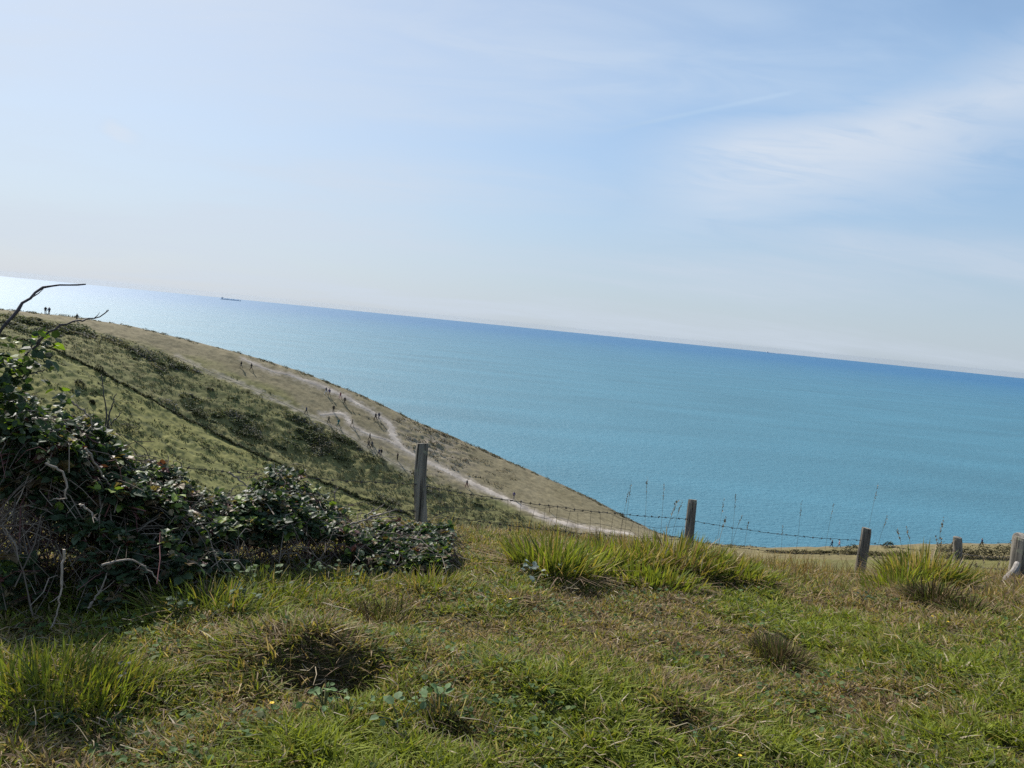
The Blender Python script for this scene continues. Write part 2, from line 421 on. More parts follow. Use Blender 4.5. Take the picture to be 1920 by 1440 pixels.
    lk.new(mapr(sep.outputs['Z'], .02, .3, 0, 1), cmx.inputs['Factor']); lk.new(mapr(sd, .5, .95, 0, 1), cs.inputs['Factor']); lk.new(cmx.outputs['Result'], cs.inputs['A']); lk.new(cs.outputs['Result'], cv.inputs[0]); lk.new(glow, cv.inputs['Scale'])
    wc = N_(nt, 'ShaderNodeMix', data_type='RGBA'); wc.inputs['B'].default_value = (5.2, 5.7, 6.4, 1)
    lk.new(math_('MAXIMUM', bank, math_('MAXIMUM', wisp, math_('MULTIPLY', general, .6))), wc.inputs['Factor']); lk.new(cs.outputs['Result'], wc.inputs['A']); lk.new(wc.outputs['Result'], cv.inputs[0])
    mx = N_(nt, 'ShaderNodeMix', data_type='RGBA'); lk.new(tot, mx.inputs['Factor'])
    lk.new(sky.outputs[0], mx.inputs['A']); lk.new(cv.outputs[0], mx.inputs['B'])
    bg = N_(nt, 'ShaderNodeBackground', Strength=.1); lk.new(mx.outputs['Result'], bg.inputs['Color'])
    out = N_(nt, 'ShaderNodeOutputWorld'); lk.new(bg.outputs[0], out.inputs['Surface'])
world()
sl = bpy.data.lights.new('sun', 'SUN'); sl.energy = 5.0; sl.angle = R(.53); sl.color = (1, .95, .87)
so = bpy.data.objects.new('sun', sl); COL.objects.link(so)
sdir = Vector((math.sin(R(SUN_AZ)) * math.cos(R(SUN_EL)), math.cos(R(SUN_AZ)) * math.cos(R(SUN_EL)), math.sin(R(SUN_EL))))
so.rotation_euler = sdir.to_track_quat('Z', 'Y').to_euler(); so.location = (-60, 40, 180)
cd = bpy.data.cameras.new('camera'); co = bpy.data.objects.new('camera', cd); COL.objects.link(co)
cd.sensor_width = 36; cd.lens = F / 1920 * 36; cd.clip_start = .05; cd.clip_end = 120000
mw = Matrix.Identity(4)
for i in range(3):
    mw[i][0] = rt[i]; mw[i][1] = upv[i]; mw[i][2] = -fwd[i]; mw[i][3] = CAM[i]
co.matrix_world = mw
scene.camera = co
scene.view_settings.view_transform = 'Standard'; scene.view_settings.look = 'None'
scene.view_settings.exposure = 0.4; scene.view_settings.gamma = 1
scene.cycles.use_denoising = False
scene.cycles.max_bounces = 6; scene.cycles.diffuse_bounces = 3; scene.cycles.glossy_bounces = 2; scene.cycles.transmission_bounces = 3
scene.cycles.sample_clamp_indirect = 4

# ------------------------------------------------------------------ features on the hill
MAIN = [(455, 672, 5), (500, 690, 6), (560, 705, 8), (600, 722, 10), (650, 745, 10), (700, 775, 10), (728, 793, 12), (740, 822, 16), (756, 841, 10), (800, 864, 11), (850, 889, 13), (900, 913, 14), (960, 941, 14), (1020, 968, 14), (1100, 990, 13), (1190, 1002, 9)]
BRANCH = [(600, 778, 4), (645, 776, 9), (660, 795, 9), (690, 810, 7), (722, 824, 7), (752, 838, 8)]
THIN = [(330, 668, 3), (400, 700, 4), (470, 727, 4), (530, 755, 4), (572, 775, 5), (610, 790, 4), (690, 840, 4), (770, 885, 4)]
def lay(pl, k=.7):
    out = []
    for px, py, w in pl:
        p = hit(px, py, rmin=60); out.append([p[0], p[1], k * w * np.hypot(p[0], p[1]) / F])
    return smooth_line(out, len(pl) * 12)
PATHS = [lay(MAIN), lay(BRANCH), lay(THIN, .45)]
def path_dist(x, y):
    x = np.asarray(x, float); y = np.asarray(y, float)
    best = np.full(x.shape, 1e3)
    for P in PATHS:
        for k in range(0, len(P)):
            d = np.hypot(x - P[k, 0], (y - P[k, 1]) * .55) - P[k, 2] * .55
            best = np.minimum(best, d)
    return best
def _pm(x, y):
    sh = x.shape
    out = np.zeros(x.size); xf = x.ravel(); yf = y.ravel()
    sel = (np.hypot(xf, yf) > 150)
    out[sel] = 1 - sstep(-.2, 1.2, path_dist(xf[sel], yf[sel]))
    return out.reshape(sh)
PATHMASK = lambda x, y: _pm(np.atleast_1d(x), np.atleast_1d(y)).reshape(np.shape(x))
UPP = [(-900, 530), (-400, 552), (0, 588), (120, 608), (200, 628), (330, 668), (430, 702), (520, 742), (600, 785), (650, 818), (700, 852), (800, 893), (900, 933), (1000, 980), (1100, 1012), (1240, 1030), (1300, 1045)]
_u = np.array([hit(*p, rmin=60) for p in UPP]); _ua = np.arctan2(_u[:, 0], _u[:, 1]); _ur = np.hypot(_u[:, 0], _u[:, 1])
_JN = hit(815, 838, rmin=60)[:2]
_RU = (_ua, _ur)
rU = lambda az: np.interp(az, _ua, _ur)
rBf = lambda az: np.interp(az, AZ, rB)
A_end = azr(1280, 1040)[0]

# near-field colour patches: (px, py, radius m)
GREEN = [hit(*p)[:2].tolist() + [r] for p, r in (((60, 1290), .55), ((180, 1300), .35), ((1560, 1190), .5), ((1680, 1220), .5), ((1800, 1260), .5), ((1880, 1290), .4), ((640, 1420), .4), ((1150, 1400), .35), ((420, 1130), .8), ((1500, 1420), .3), ((1860, 1400), .4), ((1080, 1330), .3))]
DEAD = [hit(*p)[:2].tolist() + [r] for p, r in (((720, 1150), .5), ((820, 1185), .4), ((1460, 1225), .35), ((1520, 1280), .4), ((600, 1240), .35), ((1620, 1360), .25), ((560, 1320), .3), ((1250, 1120), .5), ((960, 1380), .3), ((1150, 1170), .5), ((1700, 1090), .6), ((300, 1200), .4), ((90, 1390), .3))]
def patch(x, y, L):
    s = np.zeros(np.shape(x))
    for a, b, r in L: s = np.maximum(s, np.exp(-((x - a) ** 2 + (y - b) ** 2) / (r * r)))
    return s

# ------------------------------------------------------------------ the ground sheet
def build_ground():
    azl = np.concatenate([np.radians(np.arange(-180, -46, 6)), np.linspace(R(-46), R(46), 1050), np.radians(np.arange(52, 180, 6))])
    na, nr = len(azl), len(RR)
    A, RG = np.meshgrid(azl, RR, indexing='ij')
    X = np.sin(A) * RG; Y = np.cos(A) * RG
    Z = H(X, Y)
    V = np.stack([X, Y, Z], 2).reshape(-1, 3)
    i = np.arange(na)[:, None]; j = np.arange(nr - 1)[None]
    i2 = (i + 1) % na
    q = np.stack([i * nr + j, i * nr + j + 1, i2 * nr + j + 1, i2 * nr + j], 2).reshape(-1, 4)
    # colours
    n1 = fbm(X * .12, Y * .2, 4); n2 = fbm(X * .9 + 7, Y * 1.5, 3); n3 = fbm(X * .05 + 3, Y * .09, 3)
    past = np.stack([.182 + .05 * (n3 - .5), .176 + .03 * (n3 - .5), .062 + 0 * n3], 2)
    tuft = sstep(.55, .68, n2)[..., None]
    past = past * (1 - tuft) + np.array([.10, .105, .042]) * tuft
    turf = np.stack([.198 + .06 * (n1 - .5), .168 + .05 * (n1 - .5), .100 + .04 * (n1 - .5)], 2)
    turf = turf * (1 - .25 * sstep(.5, .7, n2)[..., None])
    scr = np.stack([.168 + .09 * (n1 - .5), .160 + .06 * (n1 - .5), .066 + .03 * (n1 - .5)], 2)
    scr = scr * (1 - .3 * sstep(.48, .62, n2)[..., None])
    wob = (fbm(X * .1 + 9, Y * .1, 3) - .5) * 10
    tU = sstep(-2, 3, RG - rU(A) + wob)[..., None]
    tB = sstep(-.6, .8, RG - rBf(A) + wob * .12)[..., None]
    right = sstep(A_end - .02, A_end + .02, A)[..., None]
    hill = past * (1 - tB) + (scr * (1 - tU) + turf * tU) * tB
    rturf = turf * np.array([.82, .82, .68])
    rfield = np.stack([.125 + .04 * (n1 - .5), .118 + .03 * (n1 - .5), .045 + 0 * n1], 2)
    rt_ = rfield * (1 - tB) + rturf * tB
    hill = hill * (1 - right) + rt_ * right
    far = (RG > 150) & (np.abs(A) < R(46))
    pd = np.full(X.shape, 50.); pd[far] = path_dist(X[far], Y[far])
    pn = pd + (n2 - .5) * 2.2
    wear = (1 - sstep(-.4, 1.0, pn))[..., None]
    hill = hill * (1 - .75 * wear) + np.array([.33, .285, .235]) * .75 * wear
    # wide trodden, eroded area round the junction of the tracks
    jx, jy, _ = hit(800, 838, rmin=60)
    er = np.exp(-(((X - jx) / 11) ** 2 + ((Y - jy) / 14) ** 2))
    er = (er * sstep(.42, .62, n2) * (RG > 150))[..., None]
    hill = hill * (1 - .6 * er) + np.array([.30, .255, .21]) * .6 * er
    # bare chalky rim of the cliff
    rim = sstep(-2.5, -.2, RG - edge_r(A))[..., None]
    hill = hill * (1 - .5 * rim) + np.array([.17, .14, .10]) * .5 * rim
    cliff = sstep(1.5, 4, RG - edge_r(A))[..., None]
    hill = hill * (1 - cliff) + np.array([.55, .53, .48]) * cliff
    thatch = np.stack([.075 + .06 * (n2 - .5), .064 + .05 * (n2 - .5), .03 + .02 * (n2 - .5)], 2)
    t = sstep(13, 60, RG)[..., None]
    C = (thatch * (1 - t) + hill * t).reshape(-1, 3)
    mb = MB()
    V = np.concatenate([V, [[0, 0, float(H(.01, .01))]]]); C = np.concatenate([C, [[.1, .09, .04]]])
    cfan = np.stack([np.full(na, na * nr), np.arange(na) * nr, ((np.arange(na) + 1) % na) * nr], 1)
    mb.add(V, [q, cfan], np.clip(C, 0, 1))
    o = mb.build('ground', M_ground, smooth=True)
    tag(o, 'grassy clifftop downland falling into a dry valley and rising to a headland', 'ground', kind='structure')
build_ground()

# chalk tracks as thin sheets lying on the turf
def build_path(P, name, label, mat, lift=.05):
    nn = 9
    n = len(P) * 4
    Q = smooth_line(P, n)
    d = np.gradient(Q[:, :2], axis=0); d /= np.linalg.norm(d, axis=1)[:, None] + 1e-9
    s = np.stack([-d[:, 1], d[:, 0]], 1)
    w = Q[:, 2] * 1.5
    # foreshortening: widths were measured across the line of sight, stretch along it
    tt = np.linspace(-.5, .5, nn)
    V = np.zeros((n, nn, 3))
    lw = .25 + 1.6 * fbm(np.arange(n) * .33, np.zeros(n), 4); rw = .25 + 1.6 * fbm(np.arange(n) * .33 + 50, np.zeros(n), 4)
    for k, t in enumerate(tt):
        ww = w * t * np.where(t < 0, lw, rw) * 1.0
        V[:, k, :2] = Q[:, :2] + s * ww[:, None]
    V[:, :, 2] = H(V[:, :, 0], V[:, :, 1]) + lift * (1 - (2 * np.abs(tt)) ** 4)[None] - .03 * ((2 * np.abs(tt)) ** 4)[None]
    i = np.arange(n - 1)[:, None]; j = np.arange(nn - 1)[None]
    q = np.stack([i * nn + j, (i + 1) * nn + j, (i + 1) * nn + j + 1, i * nn + j + 1], 2).reshape(-1, 4)
    mb = MB(); mb.add(V.reshape(-1, 3), [q])
    o = mb.build(name, mat, smooth=True)
    tag(o, label, 'path', kind='structure')
build_path(PATHS[0], 'path', 'broad pale chalk footpath running down the headland', M_chalk)
build_path(PATHS[1], 'path', 'short pale branch of the chalk path below the walkers', M_chalk)
build_path(PATHS[2], 'path', 'narrow trodden path through the scrub on the headland', simple_mat('trodden_turf', (.24, .21, .15), .9, .1, .9, .3))

# ------------------------------------------------------------------ sea
def build_sea():
    RE = 6.37e6
    r = np.concatenate([[150], np.geomspace(160, 60000, 140)])
    a = np.radians(np.arange(-180, 180, 1.0))
    A, G = np.meshgrid(a, r, indexing='ij')
    V = np.stack([np.sin(A) * G, np.cos(A) * G, -G * G / (2 * RE)], 2).reshape(-1, 3)
    nr, na = len(r), len(a)
    i = np.arange(na)[:, None]; j = np.arange(nr - 1)[None]; i2 = (i + 1) % na
    q = np.stack([i * nr + j, i * nr + j + 1, i2 * nr + j + 1, i2 * nr + j], 2).reshape(-1, 4)
    m, nt, nd, lk = new_mat('sea_water')
    tc = N_(nt, 'ShaderNodeTexCoord')
    ln = N_(nt, 'ShaderNodeVectorMath', operation='LENGTH'); lk.new(tc.outputs['Object'], ln.inputs[0])
    # shallow water over chalk near the shore, deep water offshore
    dr = N_(nt, 'ShaderNodeMapRange', interpolation_type='SMOOTHSTEP'); dr.inputs['From Min'].default_value = 350; dr.inputs['From Max'].default_value = 9000; lk.new(ln.outputs['Value'], dr.inputs['Value'])
    mp = N_(nt, 'ShaderNodeMapping'); mp.inputs['Scale'].default_value = (.03, .09, 0); lk.new(tc.outputs['Object'], mp.inputs['Vector'])
    nz = N_(nt, 'ShaderNodeTexNoise', Scale=.12, Detail=4.0); lk.new(mp.outputs[0], nz.inputs['Vector'])
    cm = N_(nt, 'ShaderNodeMix', data_type='RGBA'); lk.new(dr.outputs[0], cm.inputs['Factor'])
    cm.inputs['A'].default_value = (.052, .163, .222, 1); cm.inputs['B'].default_value = (.020, .116, .236, 1)
    vr = N_(nt, 'ShaderNodeMapRange'); vr.inputs['From Min'].default_value = .3; vr.inputs['From Max'].default_value = .7; vr.inputs['To Min'].default_value = .90; vr.inputs['To Max'].default_value = 1.12; lk.new(nz.outputs['Fac'], vr.inputs['Value'])
    vs = N_(nt, 'ShaderNodeVectorMath', operation='SCALE'); lk.new(cm.outputs['Result'], vs.inputs[0]); lk.new(vr.outputs[0], vs.inputs['Scale'])
    # waves
    m1 = N_(nt, 'ShaderNodeMapping'); m1.inputs['Scale'].default_value = (.10, .24, 0); m1.inputs['Rotation'].default_value = (0, 0, R(8)); lk.new(tc.outputs['Object'], m1.inputs['Vector'])
    w1 = N_(nt, 'ShaderNodeTexNoise', Scale=1.0, Detail=5.0, Roughness=.62); lk.new(m1.outputs[0], w1.inputs['Vector'])
    m2 = N_(nt, 'ShaderNodeMapping'); m2.inputs['Scale'].default_value = (.42, .62, 0); m2.inputs['Rotation'].default_value = (0, 0, R(-14)); lk.new(tc.outputs['Object'], m2.inputs['Vector'])
    w2 = N_(nt, 'ShaderNodeTexNoise', Scale=1.0, Detail=3.0, Roughness=.6); lk.new(m2.outputs[0], w2.inputs['Vector'])
    b1 = N_(nt, 'ShaderNodeBump', Strength=1.0, Distance=1.7); lk.new(w1.outputs['Fac'], b1.inputs['Height'])
    b2 = N_(nt, 'ShaderNodeBump', Strength=1.0, Distance=.8); lk.new(w2.outputs['Fac'], b2.inputs['Height']); lk.new(b1.outputs[0], b2.inputs['Normal'])
    p = N_(nt, 'ShaderNodeBsdfPrincipled', Roughness=.58, IOR=1.36); lk.new(vs.outputs['Vector'], p.inputs['Base Color']); lk.new(b2.outputs[0], p.inputs['Normal'])
    out = N_(nt, 'ShaderNodeOutputMaterial'); lk.new(p.outputs[0], out.inputs['Surface'])
    mb = MB(); mb.add(V, [q])
    o = mb.build('sea', m, smooth=True)
    tag(o, 'calm turquoise blue sea reaching the horizon', 'sea', kind='structure')
build_sea()

# ------------------------------------------------------------------ ships
M_ship = simple_mat('ship_haze_tone', (.75, .80, .86), .7, .2, .05, .1)  # pale sea haze is mixed into this ship colour
M_shipw = simple_mat('ship_white', (.50, .53, .57), .7, .2, .05, .1)
def ship(px, dist, L, hull_h, kind, label):
    a, _ = azr(px, 612 + (px - 960) * .1)
    x, y = math.sin(a) * dist, math.cos(a) * dist
    z = -dist * dist / (2 * 6.37e6)
    root = empty('cargo_ship', (x, y, z), label, 'ship', 'ships on the horizon')
    def box(mb, x0, x1, y0, y1, z0, z1):
        V = [[x0, y0, z0], [x1, y0, z0], [x1, y1, z0], [x0, y1, z0], [x0, y0, z1], [x1, y0, z1], [x1, y1, z1], [x0, y1, z1]]
        mb.add(V, [np.array([[0, 3, 2, 1], [4, 5, 6, 7], [0, 1, 5, 4], [1, 2, 6, 5], [2, 3, 7, 6], [3, 0, 4, 7]])])
    b = L * .075
    outl = [(-.5, -b * .8), (-.46, -b), (.36, -b), (.45, -b * .6), (.5, 0), (.45, b * .6), (.36, b), (-.46, b), (-.5, b * .8)]
    mb = MB(); n = len(outl)
    lo = [[o[0] * L * .96, o[1] * .85, -4] for o in outl]; hi = [[o[0] * L, o[1], hull_h * (1.25 if o[0] > .4 else 1)] for o in outl]
    mb.add(lo + hi, [np.array([[i, (i + 1) % n, n + (i + 1) % n, n + i] for i in range(n)]), np.arange(n)[None] + n])
    def part(mb, nm, mat):
        o = mb.build(nm, mat); o.parent = root; o.rotation_euler = (0, 0, rot); return o
    rot = -a + R(6)
    part(mb, 'hull', M_ship)
    mb = MB(); sx = -.40 * L
    box(mb, sx - .035 * L, sx + .03 * L, -b * .8, b * .8, hull_h + .1, hull_h * 2.6); box(mb, sx - .02 * L, sx + .035 * L, -b * 1.0, b * 1.0, hull_h * 2.6, hull_h * 2.9)
    part(mb, 'superstructure', M_shipw)
    mb = MB(); box(mb, sx - .075 * L, sx - .045 * L, -b * .3, b * .3, hull_h + .1, hull_h * 2.9); part(mb, 'funnel', M_ship)
    mb = MB(); add_tube(mb, [[sx, 0, hull_h * 2.9], [sx, 0, hull_h * 4.0]], 1.2); part(mb, 'mast', M_ship); mb = MB(); add_tube(mb, [[.44 * L, 0, hull_h], [.44 * L, 0, hull_h * 2.2]], 1.2); part(mb, 'mast', M_ship)
    if kind == 'container':
        for k in range(7):
            mb = MB(); x0 = (-.33 + k * .103) * L; box(mb, x0, x0 + .092 * L, -b * .9, b * .9, hull_h + .1, hull_h * (1.7 + .25 * math.sin(k * 2.1))); part(mb, 'container_stack', M_ship)
ship(433, 15500, 370, 15, 'container', 'long grey loaded cargo ship on the hazy horizon above the headland')
ship(1450, 20000, 330, 13, 'tanker', 'faint small ship on the clear horizon right of the middle post')

# ------------------------------------------------------------------ scrub and bushes on the hill
def bush_leaves(mb, x, y, rx, ry, h, n, size=.3, dark=(.04, .05, .022), var=.5):
    u = rng.random(n) * 6.283; rr_ = np.sqrt(rng.random(n))
    px = x + np.cos(u) * rr_ * rx; py = y + np.sin(u) * rr_ * ry
    top = np.sqrt(np.maximum(0, 1 - rr_ ** 2)) * h * (.7 + .6 * vnoise(px * 1.3, py * 1.3))
    pz = H(px, py) + top * (.35 + .65 * rng.random(n) ** .5)
    c = np.array(dark)[None] * (1 + var * (rng.random((n, 1)) * 2 - 1)) + np.array([.02, .012, 0.0])[None] * rng.random((n, 1))
    add_leaves(mb, np.stack([px, py, pz], 1), size * (.6 + .8 * rng.random(n)), rng.random(n) * 6.283, (rng.random(n) - .4) * 1.2, (rng.random(n) - .5) * 1.6, c, 1.3)
def build_scrub():
    mb = MB(); cnt = 0; tries = 0
    az = R(-40) + rng.random(30000) * (A_end - R(-40)); f = rng.random(30000)
    rb = rBf(az); ru = rU(az)
    r = rb + 1 + f * (ru - rb - 1)
    x = np.sin(az) * r; y = np.cos(az) * r
    n = .45 * fbm(x * .06 + 21, y * .08, 2) + .55 * fbm(x * .20 + 4, y * .30, 3)
    lowz = sstep(azr(700, 950)[0], azr(900, 980)[0], az)
    keep = (n > .53 + .03 * lowz) & (rng.random(30000) < .045) & (path_dist(x, y) > 1.2)
    for k in np.where(keep)[0][:1500]:
        s = .5 + rng.random() ** 1.6 * 1.5
        g = rng.random()
        d = (.088, .108, .056) if g < .62 else ((.125, .118, .08) if g < .85 else (.15, .147, .135))
        bush_leaves(mb, x[k], y[k], s * 1.8, s * .8, .25 + s * .4, int(36 + s * 55), .36, d, .25)
    # ragged growth along the cliff rim
    for k in range(520):
        a = R(-38) + random.random() * (A_end - R(-38) + .1); rr_ = float(edge_r(a)) - .3 - 1.6 * random.random() ** 2
        if vnoise(a * 260, 2.2) < .38: continue
        bush_leaves(mb, math.sin(a) * rr_, math.cos(a) * rr_, .5 + .9 * random.random(), .4, .12 + .42 * random.random() ** 2, 16, .24, (.10, .095, .055))
    # loose tussocks
    kk = np.where((rng.random(30000) < .12) & (path_dist(x, y) > .6))[0]
    for k in kk:
        bush_leaves(mb, x[k], y[k], .6, .4, .28, 9, .22, (.085, .085, .04))
    o = mb.build('scrub', M_scrub)
    tag(o, 'belt of dark gorse and bramble scrub across the headland slope', 'scrub', kind='stuff')
build_scrub()
def pasture_tufts():
    mb = MB(); n = 9000
    az = R(-40) + rng.random(n) * (azr(900, 1000)[0] - R(-40)); f = rng.random(n)
    r = 140 + f * (rBf(az) - 141); x = np.sin(az) * r; y = np.cos(az) * r
    k = fbm(x * .3 + 3, y * .5, 3) > .47
    x, y = x[k], y[k]; n = len(x)
    m = 7; sx = (.18 + .42 * rng.random(n) ** 2).repeat(m)
    x = x.repeat(m) + rng.normal(0, 1, n * m) * sx; y = y.repeat(m) + rng.normal(0, .28, n * m) * sx
    P = np.stack([x, y, H(x, y) + .02 + .14 * rng.random(n * m)], 1); m = n * m
    c = np.array([.058, .062, .028])[None] * (.6 + .7 * rng.random((m, 1)))
    add_leaves(mb, P, .16 + .2 * rng.random(m), rng.random(m) * 6.283, rng.normal(.2, .6, m), rng.normal(0, .6, m), c, 1.0)
    jx, jy = _JN
    for k in range(170):  # dark leaf clumps imitate the shadowed ledges beside the path
        x = jx + rng.normal(0, 9); y = jy + rng.normal(0, 11)
        if path_dist(np.array([x]), np.array([y]))[0] < .5: continue
        m = 14; sx = .5 + .9 * rng.random()
        xx = x + rng.normal(0, 1, m) * sx; yy = y + rng.normal(0, .12, m) + .12 * (xx - x)
        if np.any(np.hypot(xx, yy) > edge_r(np.arctan2(xx, yy)) - 1): continue
        add_leaves(mb, np.stack([xx, yy, H(xx, yy) + .05 + .2 * rng.random(m)], 1), .25 + .2 * rng.random(m), rng.random(m) * 6.283, rng.normal(.2, .6, m), rng.normal(0, .6, m), np.array([[.11, .09, .065]]) * (.6 + .7 * rng.random((m, 1))), 1.0)
    tag(mb.build('rough_grass', M_scrub), 'rough grass tufts dotted over the green pasture slope, and dark clumps imitating shaded ledges', 'grass', kind='stuff')
pasture_tufts()

def far_bush(px, py, wpx, hpx, label, name='bush', dark=(.032, .042, .02), n=260):
    p = hit(px, py, rmin=60); d = math.hypot(p[0], p[1]); s = d / F
    mb = MB(); rx = wpx * s * .5
    bush_leaves(mb, p[0], p[1] + rx * .4, rx, rx * .6, hpx * s * 1.1, n, .26, dark)
    o = mb.build(name, M_scrub, loc=p)
    return tag(o, label, 'bush', 'isolated bushes on the slope')
far_bush(241, 812, 34, 16, 'dark low bush alone in the green pasture behind the brambles')
far_bush(148, 725, 18, 9, 'small dark bush in the upper left of the green pasture')
far_bush(184, 700, 20, 11, 'dark bush against the hedge line at the top of the pasture')
far_bush(172, 757, 9, 6, 'tiny dark tuft bush near the tall bare twigs')
far_bush(468, 832, 54, 20, 'wide dark bush on the hedge line above the low brambles', n=420)
far_bush(372, 784, 26, 14, 'rounded bush on the hedge line left of the wide dark bush')
far_bush(620, 845, 70, 30, 'largest dark gorse clump near the lower walkers on the path', n=700)
far_bush(690, 866, 32, 12, 'small gorse clump just right of the largest gorse clump')
far_bush(1598, 1035, 24, 12, 'rounded dark green bush left of the third fence post, beyond the field')
far_bush(1666, 1027, 20, 9, 'low dark mound of bush on the cliff edge right of the third post')

def hedge(pl, wid, hgt, n, name, label, dark):
    P = np.array([hit(px, py, rmin=60) for px, py in pl]); Q = smooth_line(P[:, :2], n)
    mb = MB()
    for k in range(n):
        w = wid * (.5 + 1.0 * vnoise(k * .35, 1.7)); h = hgt * (.35 + 1.2 * fbm(np.array(k * .21), np.array(4.4), 2))
        bush_leaves(mb, Q[k, 0] + rng.normal(0, .2), Q[k, 1] + rng.normal(0, .2), w, w * .7, h, 42, .24, dark)
    o = mb.build(name, M_scrub)
    tag(o, label, 'hedge')
hedge([(0, 628), (90, 652), (200, 703), (330, 776), (440, 833), (560, 886), (650, 922), (780, 969), (860, 1001), (960, 1020)], .5, .38, 330, 'hedge', 'thin dark hedge line dividing the green pasture from the scrub', (.055, .064, .032))
hedge([(1440, 1036), (1500, 1038), (1560, 1037), (1640, 1040), (1700, 1042)], .9, .9, 90, 'hedge', 'low ragged hedge along the cliff top beside the third post', (.075, .07, .035))
hedge([(1760, 1042), (1800, 1045), (1850, 1047), (1900, 1047), (1960, 1048), (2100, 1055)], 1.5, 3.2, 190, 'hedge', 'taller dark hedge behind the thick corner post', (.036, .040, .022))

# ------------------------------------------------------------------ people
def person_mesh(pose):
    V = {'pel': (0, 0, .95), 'wai': (0, 0, 1.10), 'che': (0, .01, 1.32), 'nek': (0, .01, 1.47), 'hd': (0, .03, 1.58), 'top': (0, .02, 1.70)}
    rad = {'pel': (.15, .12), 'wai': (.14, .105), 'che': (.17, .12), 'nek': (.06, .06), 'hd': (.085, .10), 'top': (.07, .08)}
    E = [('pel', 'wai'), ('wai', 'che'), ('che', 'nek'), ('nek', 'hd'), ('hd', 'top')]
    for s, nm in ((-1, 'l'), (1, 'r')):
        w = s if pose == 'walk' else (-s if pose == 'walk_b' else 0)
        V['hip' + nm] = (s * .09, 0, .88); V['kn' + nm] = (s * .10, .14 * w + .03, .49); V['an' + nm] = (s * .10, .27 * w - (.05 if w < 0 else 0), .09 + (.03 if w < 0 else 0)); V['to' + nm] = (s * .11, .27 * w + .14, .04)
        V['sh' + nm] = (s * .19, 0, 1.40); V['el' + nm] = (s * .25, -.10 * w - .02, 1.13); V['wr' + nm] = (s * .25, -.12 * w + .10, .90); V['ha' + nm] = (s * .24, -.13 * w + .14, .80)
        for k, r_ in (('hip', .095), ('kn', .062), ('an', .042), ('to', .042), ('sh', .065), ('el', .046), ('wr', .034), ('ha', .04)): rad[k + nm] = (r_, r_)
        E += [('pel', 'hip' + nm), ('hip' + nm, 'kn' + nm), ('kn' + nm, 'an' + nm), ('an' + nm, 'to' + nm), ('che', 'sh' + nm), ('sh' + nm, 'el' + nm), ('el' + nm, 'wr' + nm), ('wr' + nm, 'ha' + nm)]
    keys = list(V); ix = {k: i for i, k in enumerate(keys)}
    me = bpy.data.meshes.new('person_frame'); me.from_pydata([V[k] for k in keys], [(ix[a], ix[b]) for a, b in E], [])
    o = bpy.data.objects.new('person_frame', me); COL.objects.link(o)
    md = o.modifiers.new('skin', 'SKIN'); sv = me.skin_vertices[0].data
    for k in keys: sv[ix[k]].radius = rad[k]; sv[ix[k]].use_root = (k == 'pel')
    sb = o.modifiers.new('sub', 'SUBSURF'); sb.levels = 1; sb.render_levels = 1
    dg = bpy.context.evaluated_depsgraph_get(); dg.update()
    res = bpy.data.meshes.new_from_object(o.evaluated_get(dg)); res.name = 'person_' + pose
    bpy.data.objects.remove(o)
    for p in res.polygons:
        c = p.center; p.use_smooth = True
        if c.z > 1.50: p.material_index = 1 if (c.z > 1.64 or c.y < -.01) else 0      # hair, skin
        elif c.z > 1.46: p.material_index = 0
        elif abs(c.x) > .17 and c.z < .88 and c.z > .7: p.material_index = 0
        elif c.z > .93 or (abs(c.x) > .18 and c.z > .7): p.material_index = 2
        elif c.z > .1: p.material_index = 3
        else: p.material_index = 4
    return res
PM = {k: person_mesh(k) for k in ('stand', 'walk', 'walk_b')}
_pm_cache = {}
def cloth(c):
    if c not in _pm_cache: _pm_cache[c] = simple_mat('cloth', c, .85, .15, 30, .15)
    return _pm_cache[c]
skin = simple_mat('skin', (.42, .26, .19), .6, .3, 20, .08); hair = simple_mat('hair', (.03, .022, .016), .6, .3, 40, .3)
BLACK, NAVY, GREY, TAN, WHITE, TEAL, MAROON, DENIM, PURP, PINK = (.015, .015, .018), (.02, .03, .07), (.10, .10, .11), (.26, .21, .15), (.6, .6, .62), (.02, .13, .14), (.13, .02, .04), (.04, .06, .11), (.09, .07, .17), (.5, .32, .33)
